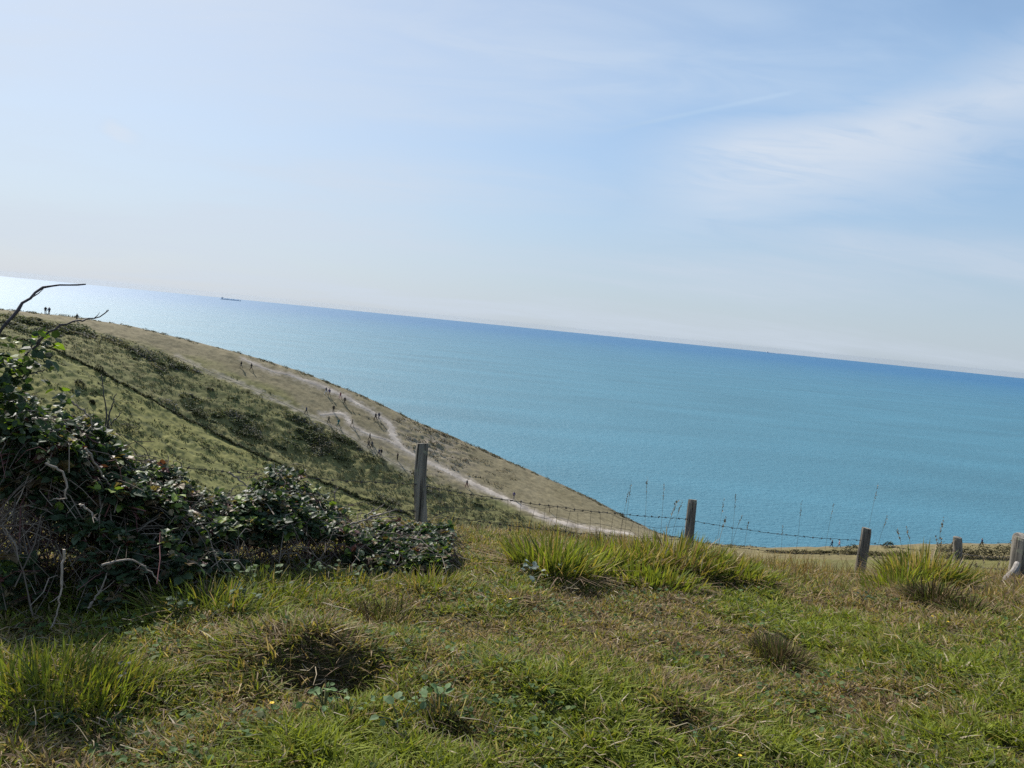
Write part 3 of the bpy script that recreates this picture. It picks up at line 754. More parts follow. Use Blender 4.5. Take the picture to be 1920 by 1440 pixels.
PEOPLE = [
 (85, 588, 'stand', BLACK, BLACK, 10, 'person in black, left of the pair on the headland skyline'),
 (92, 589, 'stand', DENIM, BLACK, 170, 'person in blue top, right of the pair on the headland skyline'),
 (144, 602, 'walk', BLACK, BLACK, 90, 'lone person in black on the headland skyline'),
 (452, 690, 'walk', BLACK, GREY, 100, 'person in black top on the upper turf, left of two walking apart'),
 (471, 694, 'walk_b', BLACK, BLACK, 120, 'person all in black on the upper turf, right of two walking apart'),
 (611, 739, 'walk', NAVY, WHITE, 140, 'person in dark blue top and pale trousers at the top of the chalk path'),
 (617, 742, 'walk_b', PURP, TAN, 140, 'person in purple top beside a walker in dark blue'),
 (638, 748, 'walk', MAROON, PINK, 140, 'person in maroon top with pale legs on the chalk path'),
 (646, 758, 'walk_b', BLACK, BLACK, 140, 'person all in black just below the maroon walker'),
 (574, 776, 'walk', DENIM, BLACK, 130, 'person in blue jacket by a gorse clump at the end of the narrow path'),
 (625, 773, 'stand', BLACK, BLACK, 30, 'person standing in black on open turf above the branch path'),
 (616, 794, 'walk', BLACK, GREY, 110, 'person in black at the left end of the branch path'),
 (634, 799, 'walk_b', TEAL, TEAL, 120, 'person dressed in teal on the branch path'),
 (660, 800, 'walk', TAN, TAN, 130, 'person in tan clothes on the branch path'),
 (704, 788, 'walk', BLACK, BLACK, 140, 'person in black, left of the pair halfway down the chalk path'),
 (710, 787, 'walk_b', NAVY, NAVY, 140, 'person in navy, right of the pair halfway down the chalk path'),
 (693, 826, 'walk', BLACK, BLACK, 120, 'person in black above a pair on the grass below the path fork'),
 (691, 839, 'walk', BLACK, NAVY, 120, 'person in black and navy, left of the pair below the path fork'),
 (697, 840, 'walk_b', GREY, BLACK, 120, 'person in grey top, right of the pair below the path fork'),
 (710, 856, 'walk', NAVY, BLACK, 130, 'person in navy at the lower edge of the scrub'),
 (714, 856, 'walk_b', BLACK, GREY, 130, 'person in black top and grey trousers beside a navy walker'),
 (745, 863, 'stand', BLACK, BLACK, 120, 'person in black alone on the turf left of the tall post'),
 (875, 914, 'walk', BLACK, MAROON, 130, 'person in black top on the lower chalk path right of the tall post'),
 (963, 936, 'walk_b', PURP, GREY, 320, 'person in purple top on the turf at the lower bend of the path'),
 (1559, 1027, 'walk', NAVY, NAVY, 60, 'person in navy on the far cliff edge, left of a pair'),
 (1573, 1027, 'walk_b', PINK, GREY, 60, 'person in pink on the far cliff edge, right of a pair'),
 (1840, 1025, 'walk', NAVY, BLACK, 80, 'person in navy alone on the cliff edge beside the thick corner post'),
]
for i, (px, py, pose, top, leg, rot, lab) in enumerate(PEOPLE):
    p = hit(px, py, rmin=60)
    me = PM[pose].copy(); me.name = 'person'
    for m in (skin, hair, cloth(top), cloth(leg), cloth(BLACK)): me.materials.append(m)
    o = bpy.data.objects.new('person', me); COL.objects.link(o)
    o.location = p + np.array([0, 0, -.03]); o.rotation_euler = (0, 0, R(rot)); s = .98 + .08 * random.random(); o.scale = (s * 1.4, s * 1.4, s * 1.14)
    tag(o, lab, 'person', 'walkers on the headland')
mp_ = hit(1030, 960, rmin=60); mb = MB()
add_tube(mb, [mp_ + [0, 0, -.2], mp_ + [.02, 0, .8], mp_ + [0, 0, 1.5]], [.09, .085, .08], 8)
tag(mb.build('marker_post', simple_mat('brown_wood', (.12, .07, .045), .8, .2, 8, .3), loc=mp_), 'short brown wooden marker post on the turf beside the lower path', 'post')

# ------------------------------------------------------------------ barbed wire fence
fence = empty('barbed_wire_fence', hit(784, 1066), 'old barbed wire fence on weathered wooden posts along the field edge', 'fence')
def gpt(px, dist):
    a, _ = azr(px, 612 + (px - 960) * .1)
    # azimuth of an image column near the fence foot
    a, _ = azr(px, 1060 + (px - 960) * .02)
    x, y = math.sin(a) * dist, math.cos(a) * dist
    return np.array([x, y, float(H(x, y))])
def post(base, top, rad, name='post', mat=None, sides=14, label=None, seed=0, slant=.12):
    base = np.asarray(base, float); top = np.asarray(top, float)
    ax = top - base; L = np.linalg.norm(ax); ax /= L
    ref = np.array([1., 0, 0]); s = np.cross(ax, ref); s /= np.linalg.norm(s); u = np.cross(s, ax)
    k = 26; V = []
    for i in range(k):
        t = i / (k - 1)
        c = base + ax * (L * t) + u * (.012 * math.sin(t * 5 + seed)) + s * (.01 * math.sin(t * 3.3 + seed * 2))
        for j in range(sides):
            a = j * 2 * math.pi / sides
            rr_ = rad * (1.06 - .12 * t) * (1 + .10 * (vnoise(j * 1.0 + seed * 9, t * 1.2) - .5) + .14 * (vnoise(j * 1.9 + seed * 5, t * 3 + 7) - .5) - (.13 if j == (seed * 3) % sides else 0))
            if i == k - 1: rr_ *= .93
            h = slant * rad * math.cos(a + seed) * (1 if i >= k - 2 else 0)
            V.append(c + rr_ * (math.cos(a) * u + math.sin(a) * s) + ax * h)
    i = np.arange(k - 1)[:, None] * sides; j = np.arange(sides)[None]
    q = np.stack([i + j, i + (j + 1) % sides, i + sides + (j + 1) % sides, i + sides + j], 2).reshape(-1, 4)
    mb = MB(); mb.add(V, [q, (np.arange(sides) + (k - 1) * sides)[None]])
    o = mb.build(name, mat or M_wood, fence, loc=base)
    if label: o['label'] = label
    return o
POSTS = []   # (base, top)
for n_, (bpx, tpx, tpy, dist, rad, lab) in enumerate([
        (782, 793, 831, 6.7, .056, 'tall grey post rising above the brambles'),
        (1289, 1298, 937, 9.3, .056, 'grey post standing in the long grass'),
        (1615, 1623, 990, 10.6, .062, 'leaning grey post against the sea'),
        (1795, 1794, 1007, 12.4, .060, 'short post behind the grass tussock'),
        (1910, 1923, 1006, 10.4, .122, 'thick corner post with a pale brace')]):
    b = gpt(bpx, dist); t = at(tpx, tpy, dist)
    b = b + (b - t) / np.linalg.norm(b - t) * .25
    post(b, t, rad, label=lab, seed=n_ + 1); POSTS.append((b, t))
bL = np.array([-3.9, 5.0, float(H(-3.9, 5.0)) - .2]); tL = bL + [0.03, 0, 1.3]
post(bL, tL, .055, seed=8)
# pale diagonal brace against the corner post
e1 = at(1906, 1058, 10.2); e0 = at(1882, 1098, 9.7)
post(e0, e1, .036, 'brace', M_woodpale, 10, seed=4)
def wire(pts, name, sag=.03, barbs=True, rad=.0027):
    full = []
    for a, b in zip(pts[:-1], pts[1:]):
        n = max(8, int(np.linalg.norm(b - a) / .04)); t = np.linspace(0, 1, n)[:, None]
        seg = a * (1 - t) + b * t; seg[:, 2] -= sag * 4 * (t * (1 - t))[:, 0]
        seg[:, 2] += .004 * np.sin(np.arange(n) * 1.9) + .008 * (vnoise(np.arange(n) * .2, np.full(n, a[0] * 3)) - .5); full.append(seg)
    L = np.concatenate(full); mb = MB(); add_tube(mb, L, rad, 5)
    w = mb.build(name, M_wire, fence)
    if barbs:
        mb = MB(); d = np.concatenate([[0], np.cumsum(np.linalg.norm(np.diff(L, axis=0), axis=1))])
        for s in np.arange(.07, d[-1], .125):
            c = np.array([np.interp(s, d, L[:, i]) for i in range(3)])
            for k in range(2):
                v = rng.normal(size=3); v[2] += .6 * (1 if k else -1); v /= np.linalg.norm(v)
                add_tube(mb, [c - v * .016, c + v * .016], .0024, 4)
            add_tube(mb, [c - [.008, .006, 0], c + [.008, .006, 0]], .0062, 5)
        bo = mb.build('barbs', M_wire, fence); bo.parent = w; bo.location = (0, 0, 0); bo.matrix_parent_inverse = Matrix.Identity(4)
        # world coordinates are baked in: undo the parent's offset
        bo.location = -(Vector(w.location) + Vector(fence.location)); w_off = None
    return w
def on_post(i, px, py, side=0):
    b, t = POSTS[i]; d = math.hypot(t[0], t[1])
    return at(px, py, d - .05)
W1 = [np.array([-3.85, 4.95, CAMZ - 1.12]), on_post(0, 777, 908), on_post(1, 1284, 973), on_post(2, 1612, 1013), on_post(3, 1790, 1033), at(1910, 1042, 10.3)]
W2 = [np.array([-3.85, 4.95, CAMZ - 1.38]), on_post(0, 774, 958), on_post(1, 1284, 1012), on_post(2, 1609, 1040), on_post(3, 1790, 1047), at(1908, 1068, 10.3)]
wire(W1, 'barbed_wire', .045); wire(W2, 'barbed_wire', .05)
def netting():
    mb = MB()
    a, b = POSTS[0][0], POSTS[1][0]
    n = int(np.linalg.norm((b - a)[:2]) / .15)
    P = [a * (1 - t) + b * t for t in np.linspace(0, 1, n)]
    for p in P: p[2] = float(H(p[0], p[1]))
    hs = [.05, .16, .27, .38]
    for h in hs: add_tube(mb, np.array([p + [rng.normal(0, .008), rng.normal(0, .008), h + rng.normal(0, .012)] for p in P]), .0018, 4)
    for p in P: add_tube(mb, [p + [0, 0, 0.0], p + [rng.normal(0, .01), 0, .2], p + [rng.normal(0, .02), 0, .38]], .0016, 4)
    o = mb.build('wire_netting', M_wire, fence)
netting()

# ------------------------------------------------------------------ turf grass
PAL = np.array([[.132, .168, .028], [.195, .228, .028], [.245, .210, .044], [.096, .115, .028], [.32, .240, .120], [.235, .165, .082], [.14, .100, .058], [.44, .37, .23]]) * np.array([1.16, 1.14, 1.3])
def grass_cols(x, y, green_bias=0.0):
    n = len(x)
    g = .55 * (fbm(x * 1.1 + 11, y * 1.1, 3) - .5) + .8 * (fbm(x * 5 + 31, y * 5, 2) - .5) + .40 * patch(x, y, GREEN) - .14 * patch(x, y, DEAD) + green_bias
    g = g * 2.4 + rng.normal(0, .62, n)
    idx = np.where(g > .75, 1, np.where(g > .35, 0, np.where(g > 0.05, np.where(rng.random(n) < .6, 3, 2), np.where(g > -.35, np.where(rng.random(n) < .5, 2, 4), np.where(g > -.75, np.where(rng.random(n) < .5, 4, 5), np.where(rng.random(n) < .6, 6, 5))))))
    idx = np.where(rng.random(n) < .035, 7, idx)
    return PAL[idx] * (.75 + .5 * rng.random((n, 1)))
def build_turf():
    mb = MB()
    n = 760000
    az = R(-42) + rng.random(n) * R(84)
    u = rng.random(n); r = 1.9 * (13.0 / 1.9) ** (u ** .9)
    x = np.sin(az) * r; y = np.cos(az) * r
    # clumping
    cl = fbm(x * 9 + 2, y * 9, 2)
    keep = rng.random(n) < sstep(.3, .6, cl) * .65 + .35
    x, y, r, az, cl = x[keep], y[keep], r[keep], az[keep], cl[keep]; n = len(x)
    pit = np.zeros(n)
    for qx, qy, qr, qd in PITS:
        if qd > 0: pit = np.maximum(pit, np.exp(-((x - qx) ** 2 + (y - qy) ** 2) / (qr * qr)))
    k = rng.random(n) > pit * .6; x, y, r, az, cl = x[k], y[k], r[k], az[k], cl[k]; n = len(x)
    P = np.stack([x, y, H(x, y) - .006], 1)
    gp = patch(x, y, GREEN); dp = patch(x, y, DEAD)
    h = (.016 + .040 * rng.random(n) ** 1.6) * (.6 + 1.0 * cl) * (1 + .45 * gp - .25 * dp)
    # rough uncut strip along the fence
    strip = sstep(5.6, 7.2, r) * (.5 + .9 * fbm(x * .8, y * .8, 2))
    h = h * (1 + 1.5 * strip * rng.random(n))
    w = (.0054 + .0076 * rng.random(n)) * (1 + .08 * np.maximum(0, r - 3))
    c = grass_cols(x, y, .06 - .20 * strip)
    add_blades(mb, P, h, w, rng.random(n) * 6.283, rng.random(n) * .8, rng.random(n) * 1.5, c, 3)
    # small round-leaved herbs between the blades
    m = 16000
    az = R(-42) + rng.random(m) * R(84); r = 1.9 * (11 / 1.9) ** rng.random(m); x = np.sin(az) * r; y = np.cos(az) * r
    k = fbm(x * 2.1 + 60, y * 2.1, 2) > .5; x, y, r = x[k], y[k], r[k]; m = len(x)
    c = np.array([[.075, .125, .04]]) * (.7 + .7 * rng.random((m, 1))) + np.array([[.05, .03, .02]]) * (rng.random((m, 1)) < .3)
    add_leaves(mb, np.stack([x, y, H(x, y) + .012 + .03 * rng.random(m)], 1), (.012 + .022 * rng.random(m)), rng.random(m) * 6.283, (rng.random(m) - .3) * .9, (rng.random(m) - .5), c, 1.2)
    o = mb.build('grass', M_grass)
    tag(o, 'short tangled clifftop grass, green mixed with dead straw', 'grass', kind='stuff')
    # straw litter
    mb = MB(); m = 1900
    az = R(-40) + rng.random(m) * R(80); r = 2 * (9.5 / 2) ** rng.random(m); x = np.sin(az) * r; y = np.cos(az) * r
    for i in range(m):
        L = .04 + .13 * random.random() ** 2.5; a = random.random() * 6.283
        p = np.array([x[i], y[i], float(CAMZ + base_z(az[i], r[i])) + .02 + .06 * random.random()])
        d = np.array([math.cos(a), math.sin(a), random.uniform(-.2, .5)]) * L; b = rng.normal(0, .12 * L, 3)
        cc = np.array([.34, .27, .16]) * (.35 + .75 * random.random() ** 1.5)
        add_tube(mb, [p, p + d * .5 + b, p + d], [.0018, .0016, .0008], 3, cc, cap=False)
    o = mb.build('dry_straw', M_stem)
    tag(o, 'dead straw stems scattered over the turf', 'straw', kind='stuff')
build_turf()

# ------------------------------------------------------------------ grass tussocks
def tussock(px, py, rad, hgt, n, mix, label, wid=.017, lean=.34, curve=.65, ry=None, stalks=0, stalk_h=.7, dead=False):
    p = hit(px, py)
    ry = ry or rad
    root = empty('grass_tussock', p, label, 'grass tussock', 'grass tussocks')
    mb = MB()
    u = rng.random(n) * 6.283; q = np.sqrt(rng.random(n))
    x = p[0] + np.cos(u) * q * rad; y = p[1] + np.sin(u) * q * ry
    P = np.stack([x, y, H(x, y) - .01], 1)
    mixp = np.array(mix, float); mixp /= mixp.sum()
    c = PAL[rng.choice(8, n, p=mixp)] * (.75 + .5 * rng.random((n, 1)))
    if dead: c = np.array([[.13, .088, .05], [.085, .06, .038], [.24, .17, .09], [.10, .125, .03], [.15, .16, .035]])[rng.integers(0, 5, n)] * (.6 + .8 * rng.random((n, 1)))  # dead grass browns, darkened further to paint in the shadow side
    h = hgt * (.45 + .6 * rng.random(n)) * (1.15 - .45 * q)
    az_ = u + rng.normal(0, .6, n)
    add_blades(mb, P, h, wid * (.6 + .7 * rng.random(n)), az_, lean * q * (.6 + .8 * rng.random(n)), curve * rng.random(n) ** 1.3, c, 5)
    mb.build('blades', M_dead if dead else M_grass, root, loc=p)
    m = n // 2; u = rng.random(m) * 6.283; q = .85 + .5 * rng.random(m); mb = MB()
    x = p[0] + np.cos(u) * q * rad; y = p[1] + np.sin(u) * q * ry
    add_blades(mb, np.stack([x, y, H(x, y) - .01], 1), (.05 + hgt * .38 * rng.random(m)) * (1.6 - q * .8), .009 * (.7 + .6 * rng.random(m)), rng.random(m) * 6.283, .5 * rng.random(m), .9 * rng.random(m), PAL[rng.choice([0, 1, 1, 2, 2, 3, 4, 5], m)] * (.75 + .5 * rng.random((m, 1))), 4)
    mb.build('short_blades', M_grass, root, loc=p)
    m = n // 4; u = rng.random(m) * 6.283; q = np.sqrt(rng.random(m)) * .95
    x = p[0] + np.cos(u) * q * rad; y = p[1] + np.sin(u) * q * ry; mb = MB()
    c = PAL[rng.choice([4, 5, 6, 6], m)] * (.6 + .5 * rng.random((m, 1)))
    add_blades(mb, np.stack([x, y, H(x, y)], 1), hgt * (.2 + .45 * rng.random(m)), wid * .8 * np.ones(m), u + rng.normal(0, .8, m), .4 + .5 * rng.random(m), 1.0 + .9 * rng.random(m), c, 5)
    mb.build('dead_blades', M_dead, root, loc=p)
    for k in range(stalks):
        stalk(p + [rng.normal(0, rad * .6), rng.normal(0, ry * .5), 0], stalk_h * (.7 + .5 * random.random()), root)
    return root
def stalk(p, h, parent, bend=None, head=True, col=(.27, .215, .13)):
    bend = rng.normal(0, .12, 2) * h if bend is None else np.asarray(bend)
    t = np.linspace(0, 1, 9)[:, None]
    p = np.array([p[0], p[1], float(H(p[0], p[1]))])
    L = p + np.concatenate([bend[None] * t ** 2, h * (t - .08 * t ** 3)], 1)
    mb = MB(); add_tube(mb, L, np.linspace(.0022, .0012, 9), 4, np.array(col) * random.uniform(.7, 1.2))
    o = mb.build('stalk', M_stem, parent, loc=p)
    if head:
        m = MB(); d = L[-1] - L[-3]; n = 26
        tt = rng.random(n); P = L[-1] + (tt[:, None] - .6) * d * 1.0 + rng.normal(0, .0035, (n, 3))
        add_leaves(m, P, .012 + .012 * rng.random(n), rng.random(n) * 6.283, .9 + .5 * rng.random(n), rng.random(n) * 3, np.array([[.27, .21, .13]]) * (.6 + .8 * rng.random((n, 1))), .6)
        s = m.build('seed_head', M_stem, None, loc=p); s.parent = o; s.location = (0, 0, 0)
G_ = [5, 5, 3, 3, 1, .6, .2, .2]; GS = [3, 3, 4, 2, 2.5, 1.5, .5, .5]; DD = [.4, .2, 1, .8, 2.5, 4, 4, .5]; BR = [5, 8, 3, 1, .6, .2, 0, .1]
tussock(1038, 1082, .30, .36, 700, G_, 'bright green upright tussock directly right of the dry fence gap', ry=.3)
tussock(1098, 1078, .30, .30, 480, BR, 'smaller lime green tussock between the two tallest clumps', ry=.25)
tussock(1185, 1072, .42, .32, 800, GS, 'straw-tipped tussock on the left half of the broad mound', ry=.35)
tussock(1262, 1070, .42, .37, 900, GS, 'tallest straw and green tussock in front of the middle post', ry=.35, stalks=2, stalk_h=.6)
tussock(1330, 1078, .34, .27, 520, BR, 'tussock of yellow-green blades at the foot of the middle post')
tussock(1392, 1086, .28, .21, 480, G_, 'low green tussock just right of the middle post')
tussock(1220, 1092, .40, .18, 500, BR, 'short lime fringe along the front of the broad mound', ry=.2)
tussock(1732, 1104, .33, .44, 1200, GS, 'tall yellow-green tussock in front of the short post', ry=.3, stalks=6, stalk_h=.62)
tussock(1688, 1108, .30, .28, 420, BR, 'bright yellow-green tuft on the left flank of the tall tussock')
tussock(1752, 1134, .19, .25, 700, DD, 'dark brown dead tussock with painted-in shade in front of the tall yellow-green one', wid=.013, dead=True, curve=1.2)
tussock(1812, 1152, .17, .17, 500, DD, 'smaller dark tussock at the right end of the tussock group', wid=.012, dead=True, curve=1.2)
tussock(1462, 1236, .15, .15, 800, DD, 'round dark brown dead clump alone in the turf', wid=.006, dead=True)
tussock(395, 1140, .36, .20, 520, [5, 4, 2, 4, 1, .5, 0, 0], 'long green grass under the left end of the low brambles', wid=.009, ry=.16, curve=1.1)
tussock(520, 1120, .40, .17, 520, [5, 4, 2, 4, 1, .5, 0, 0], 'long green grass under the middle of the low brambles', wid=.009, ry=.16, curve=1.1)
tussock(660, 1102, .40, .14, 480, [4, 4, 3, 3, 2, 1, 0, 0], 'green and straw grass under the right half of the low brambles', wid=.009, ry=.15, curve=1.1)
tussock(800, 1098, .30, .15, 320, [3, 3, 3, 2, 3, 2, 0, 0], 'straw grass at the tip of the low brambles by the tall post', wid=.008, ry=.15, curve=1.1)
tussock(90, 1312, .34, .20, 900, BR, 'bright lime green grass clump at the lower left', wid=.008, ry=.22)
tussock(210, 1318, .2, .14, 320, BR, 'small lime green clump right of the larger lower left one', wid=.007)
tussock(535, 1224, .26, .11, 600, [2, 1, 3, 3, 3, 3, 2, .3], 'drooping tussock over a dark hollow in the near turf', wid=.008, curve=1.9, lean=.7)
tussock(645, 1228, .2, .10, 380, [1, 1, 3, 3, 3, 3, 2, .3], 'straw tussock on the right side of the dark hollow', wid=.008, curve=1.9, lean=.7)
tussock(600, 1280, .17, .09, 300, DD, 'dark brown dead grass standing in for shade in the near turf hollow', wid=.006, dead=True, curve=1.4, ry=.12)  # dark blades added to deepen the shade of the hollow
tussock(722, 1160, .15, .14, 240, DD, 'small brown tuft in the turf below the bramble end', wid=.006, dead=True)
tussock(830, 1372, .16, .13, 260, [3, 2, 2, 3, 2, 2, 2, .3], 'low tuft beside the leafy weeds at the bottom of the photo', wid=.006)

# tall thin dry stalks along the fence
def stalk_clump(px, py, dist, tops, label):
    p = gpt(px, dist)
    root = empty('dry_grass_clump', p, label, 'dry grass', 'tall dry grass stalks by the fence')
    for tx, ty in tops:
        t = at(tx, ty, dist + rng.normal(0, .12)); b = np.array([t[0] - .10 * (t[2] - p[2]) * random.uniform(-.3, .6), t[1], 0]); b[2] = float(H(b[0], b[1]))
        stalk(b, (t[2] - b[2]) * 1.08, root, bend=t[:2] - b[:2] + rng.normal(0, .035, 2))
stalk_clump(1190, 1060, 8.8, [(1182, 910), (1172, 928), (1216, 908), (1252, 922), (1268, 948)], 'tall dark stalks with seed heads left of the middle post')
stalk_clump(1360, 1050, 10.2, [(1352, 945), (1384, 938), (1376, 972), (1405, 985)], 'feathery dry stalks right of the middle post')
stalk_clump(1500, 1055, 10.8, [(1510, 952), (1560, 955), (1470, 992)], 'sparse thin stalks midway between two posts')
stalk_clump(1640, 1060, 10.6, [(1637, 922), (1650, 972)], 'tallest single stalk beside the leaning post')
stalk_clump(880, 1060, 7.8, [(872, 955), (905, 990), (858, 985), (930, 985), (890, 1000), (960, 995), (845, 1000), (980, 1005)], 'reddish dry stalks in the gap right of the tall post')
stalk_clump(1850, 1085, 8.6, [(1848, 1052), (1870, 1056), (1884, 1048), (1830, 1060)], 'short straw stalks left of the thick corner post')
# dry rough grass strip behind the fence
def strip():
    mb = MB(); n = 9000
    px = rng.uniform(800, 1960, n); d = rng.uniform(7.0, 12.0, n)
    a = np.arctan((px - 960) / F); x = np.sin(a) * d; y = np.cos(a) * d
    k = fbm(x * 1.4 + 8, y * 1.4, 2) > .44; x, y = x[k], y[k]; n = len(x)
    c = np.concatenate([PAL, [[.26, .165, .065]]])[rng.choice([2, 4, 8, 5, 5, 6, 3, 8], n)] * (.7 + .5 * rng.random((n, 1)))
    add_blades(mb, np.stack([x, y, H(x, y) - .01], 1), .10 + .20 * rng.random(n) ** 1.5, .005 + .004 * rng.random(n), rng.random(n) * 6.283, .35 * rng.random(n), .6 * rng.random(n), c, 4)
    tag(mb.build('dry_grass', M_grass), 'rough strip of dry tan grass along the fence', 'grass', kind='stuff')
strip()

# ------------------------------------------------------------------ brambles
def bramble(name, cols, label, n_leaf, n_stem, size, seed, depth=.6, thin=0.0):
    """cols: (px, top_py, bottom_py) outline in the direction of view; the bush is a real mound of leaves with depth"""
    cols = np.array(cols, float)
    base = np.array([hit(c[0], c[2]) for c in cols]); rb = np.hypot(base[:, 0], base[:, 1])
    tops = np.array([at(c[0], c[1], r + depth * .9)[2] for c, r in zip(cols, rb)])
    root = empty(name, base.mean(0), label, 'bush', 'brambles by the fence')
    s = np.linspace(0, 1, len(cols))
    def sample(n, lo=.55, hi=1.02):
        q = rng.random(n)
        bx, by = np.interp(q, s, base[:, 0]), np.interp(q, s, base[:, 1]); tz = np.interp(q, s, tops)
        r = np.hypot(bx, by); ex, ey = bx / r, by / r
        gz = H(bx, by); h = np.maximum(.12, tz - gz)
        phi = np.where(rng.random(n) < .6, np.arccos(1 - 2 * rng.random(n)), rng.random(n) * math.pi * .55)           # 0 front .. pi back
        rho = lo + (hi - lo) * rng.random(n) ** .55
        rho = rho * (.62 + .78 * fbm(bx * 3.4 + np.cos(phi) * 2, by * 3.4 + phi * 2.4, 3))
        D = np.minimum(depth, .35 + h * .6)
        off = D - np.cos(phi) * D * rho
        x = bx + ex * off; y = by + ey * off
        z = gz + np.sin(phi) ** .6 * h * rho
        return x, y, np.maximum(z, H(x, y) + .02), h, phi, rho
    # leaves, three leaflets at a time
    x, y, z, h, phi, rho = sample(n_leaf)
    g = vnoise(x * 5 + seed, z * 6 + y * 3); keep = g > .30 + thin
    x, y, z, rho = x[keep], y[keep], z[keep], rho[keep]; n = len(x)
    yaw = rng.random(n) * 6.283; pit = rng.normal(.12, .42, n); sz = size * (.55 + .75 * rng.random(n))
    kinds = rng.random(n)
    BP = np.array([[.040, .066, .028], [.060, .085, .045], [.15, .20, .035], [.16, .11, .06], [.22, .17, .10], [.10, .035, .03]])
    c = BP[np.searchsorted([.46, .72, .82, .91, .97], kinds)] * (.6 + .8 * rng.random((n, 1)))
    sz = sz * np.where(rng.random(n) < .2, 1.5, 1)
    mb = MB(); P = np.stack([x, y, z], 1)
    for dyaw, sc in ((0, 1), (1.25, .85), (-1.25, .85)):
        add_leaves(mb, P + rng.normal(0, .004, P.shape), sz * sc, yaw + dyaw + rng.normal(0, .15, n), pit + rng.normal(0, .2, n), rng.normal(0, .45, n), c, 1.05)
    mb.build('foliage', M_leaf, root, loc=root.location)
    # dead inner tangle
    mb = MB(); m = n_stem
    x, y, z, h, phi, rho = sample(m, .1, 1.02)
    for i in range(m):
        L = .14 + .40 * random.random() ** 1.5; a = random.random() * 6.283; p = np.array([x[i], y[i], z[i]])
        d = np.array([math.cos(a), math.sin(a), random.uniform(-.3, .7)]) * L
        P_ = p + np.linspace(-.5, .5, 6)[:, None] * d + np.array([0, 0, -1]) * (np.linspace(-.5, .5, 6)[:, None] ** 2) * L * random.uniform(.4, 2.2) + np.cumsum(rng.normal(0, .018, (6, 3)), axis=0)
        P_[:, 2] = np.maximum(P_[:, 2], H(P_[:, 0], P_[:, 1]) + .01)
        pal = random.random(); cc = np.array([.12, .09, .065]) if pal < .6 else (np.array([.27, .21, .16]) if pal < .86 else np.array([.13, .05, .045]))
        add_tube(mb, P_, np.linspace(.0030, .0014, 6) * random.uniform(.6, 1.3), 4, cc * random.uniform(.6, 1.2), cap=False)
    mb.build('stems', M_stem, root, loc=root.location)
    return root
b1 = bramble('bramble_bush', [(-30, 790, 1176), (0, 765, 1172), (40, 790, 1166), (75, 815, 1160), (130, 800, 1152), (190, 838, 1144), (240, 872, 1136), (300, 892, 1122), (330, 945, 1112)],
             'tall dark bramble thicket at the left with arching bare stems', 9500, 1700, .041, 3, .95)
b2 = bramble('bramble_bush', [(300, 900, 1140), (350, 940, 1118), (420, 940, 1100), (480, 918, 1092), (520, 905, 1088), (560, 928, 1084), (620, 958, 1078), (690, 972, 1075), (740, 1002, 1076), (800, 1035, 1082), (835, 1062, 1082)],
             'lower sprawling bramble bush in front of the tall fence post', 9000, 1200, .039, 11, .75)
b3 = bramble('bramble_bush', [(-260, 600, 900), (-120, 640, 900), (0, 650, 900), (40, 662, 900), (62, 700, 900), (75, 740, 900)], 'x', 10, 2, .04, 5, .4) if False else None
def canes(root, name, lines, dist, rad, col, label=None):
    for L in lines:
        P = smooth_line(np.array([at(px, py, dist + dd) for px, py, dd in L]), 16)
        P[1:-1] += rng.normal(0, .0032, P[1:-1].shape)
        mb = MB(); add_tube(mb, P, np.linspace(rad, rad * .4, 16) * (1 + .35 * (np.arange(16) % 4 == 2) * rng.random(16)), 6, np.array(col) * random.uniform(.8, 1.2))
        for k in rng.integers(3, 15, 3):
            v = P[k] - P[k - 1]; v = v / (np.linalg.norm(v) + 1e-9) * .03 + rng.normal(0, .02, 3)
            add_tube(mb, [P[k], P[k] + v * .6, P[k] + v + [0, 0, .006]], [rad * .35, rad * .28, rad * .12], 4, np.array(col))
        o = mb.build(name, M_stem, root, loc=root.location)
        if label: o['label'] = label
canes(b1, 'cane', [[(-20, 660, 0), (0, 625, 0), (25, 590, 0), (50, 563, .02), (84, 540, .05), (120, 534, .08), (161, 533, .1)]], 4.0, .0085, (.05, .04, .045), 'long bare arching cane against the sea')
canes(b1, 'cane', [[(60, 655, 0), (108, 612, 0), (140, 602, 0), (180, 596, .05), (198, 588, .05), (204, 581, .05)], [(0, 715, 0), (40, 706, 0), (84, 693, 0)], [(30, 700, .1), (60, 650, .1), (92, 620, .1)]], 4.0, .006, (.06, .045, .045))
canes(b1, 'cane', [[(130, 752, 0), (150, 765, 0), (168, 782, 0), (174, 806, 0)], [(5, 750, 0), (25, 770, 0), (30, 790, .1)], [(85, 868, -.2), (110, 880, -.2), (125, 905, -.2), (122, 930, -.2), (100, 935, -.1)], [(150, 945, -.2), (170, 960, -.2), (182, 975, -.2)], [(120, 1030, -.4), (112, 1110, -.4), (102, 1170, -.4)], [(190, 1060, -.3), (215, 1052, -.3), (240, 1050, -.3), (300, 1090, -.3)], [(165, 1140, -.3), (190, 1105, -.3), (200, 1075, -.3)], [(60, 785, 0), (95, 787, 0), (130, 786, 0)], [(160, 840, 0), (200, 900, .1), (240, 940, .1)]], 4.1, .0055, (.30, .24, .19))
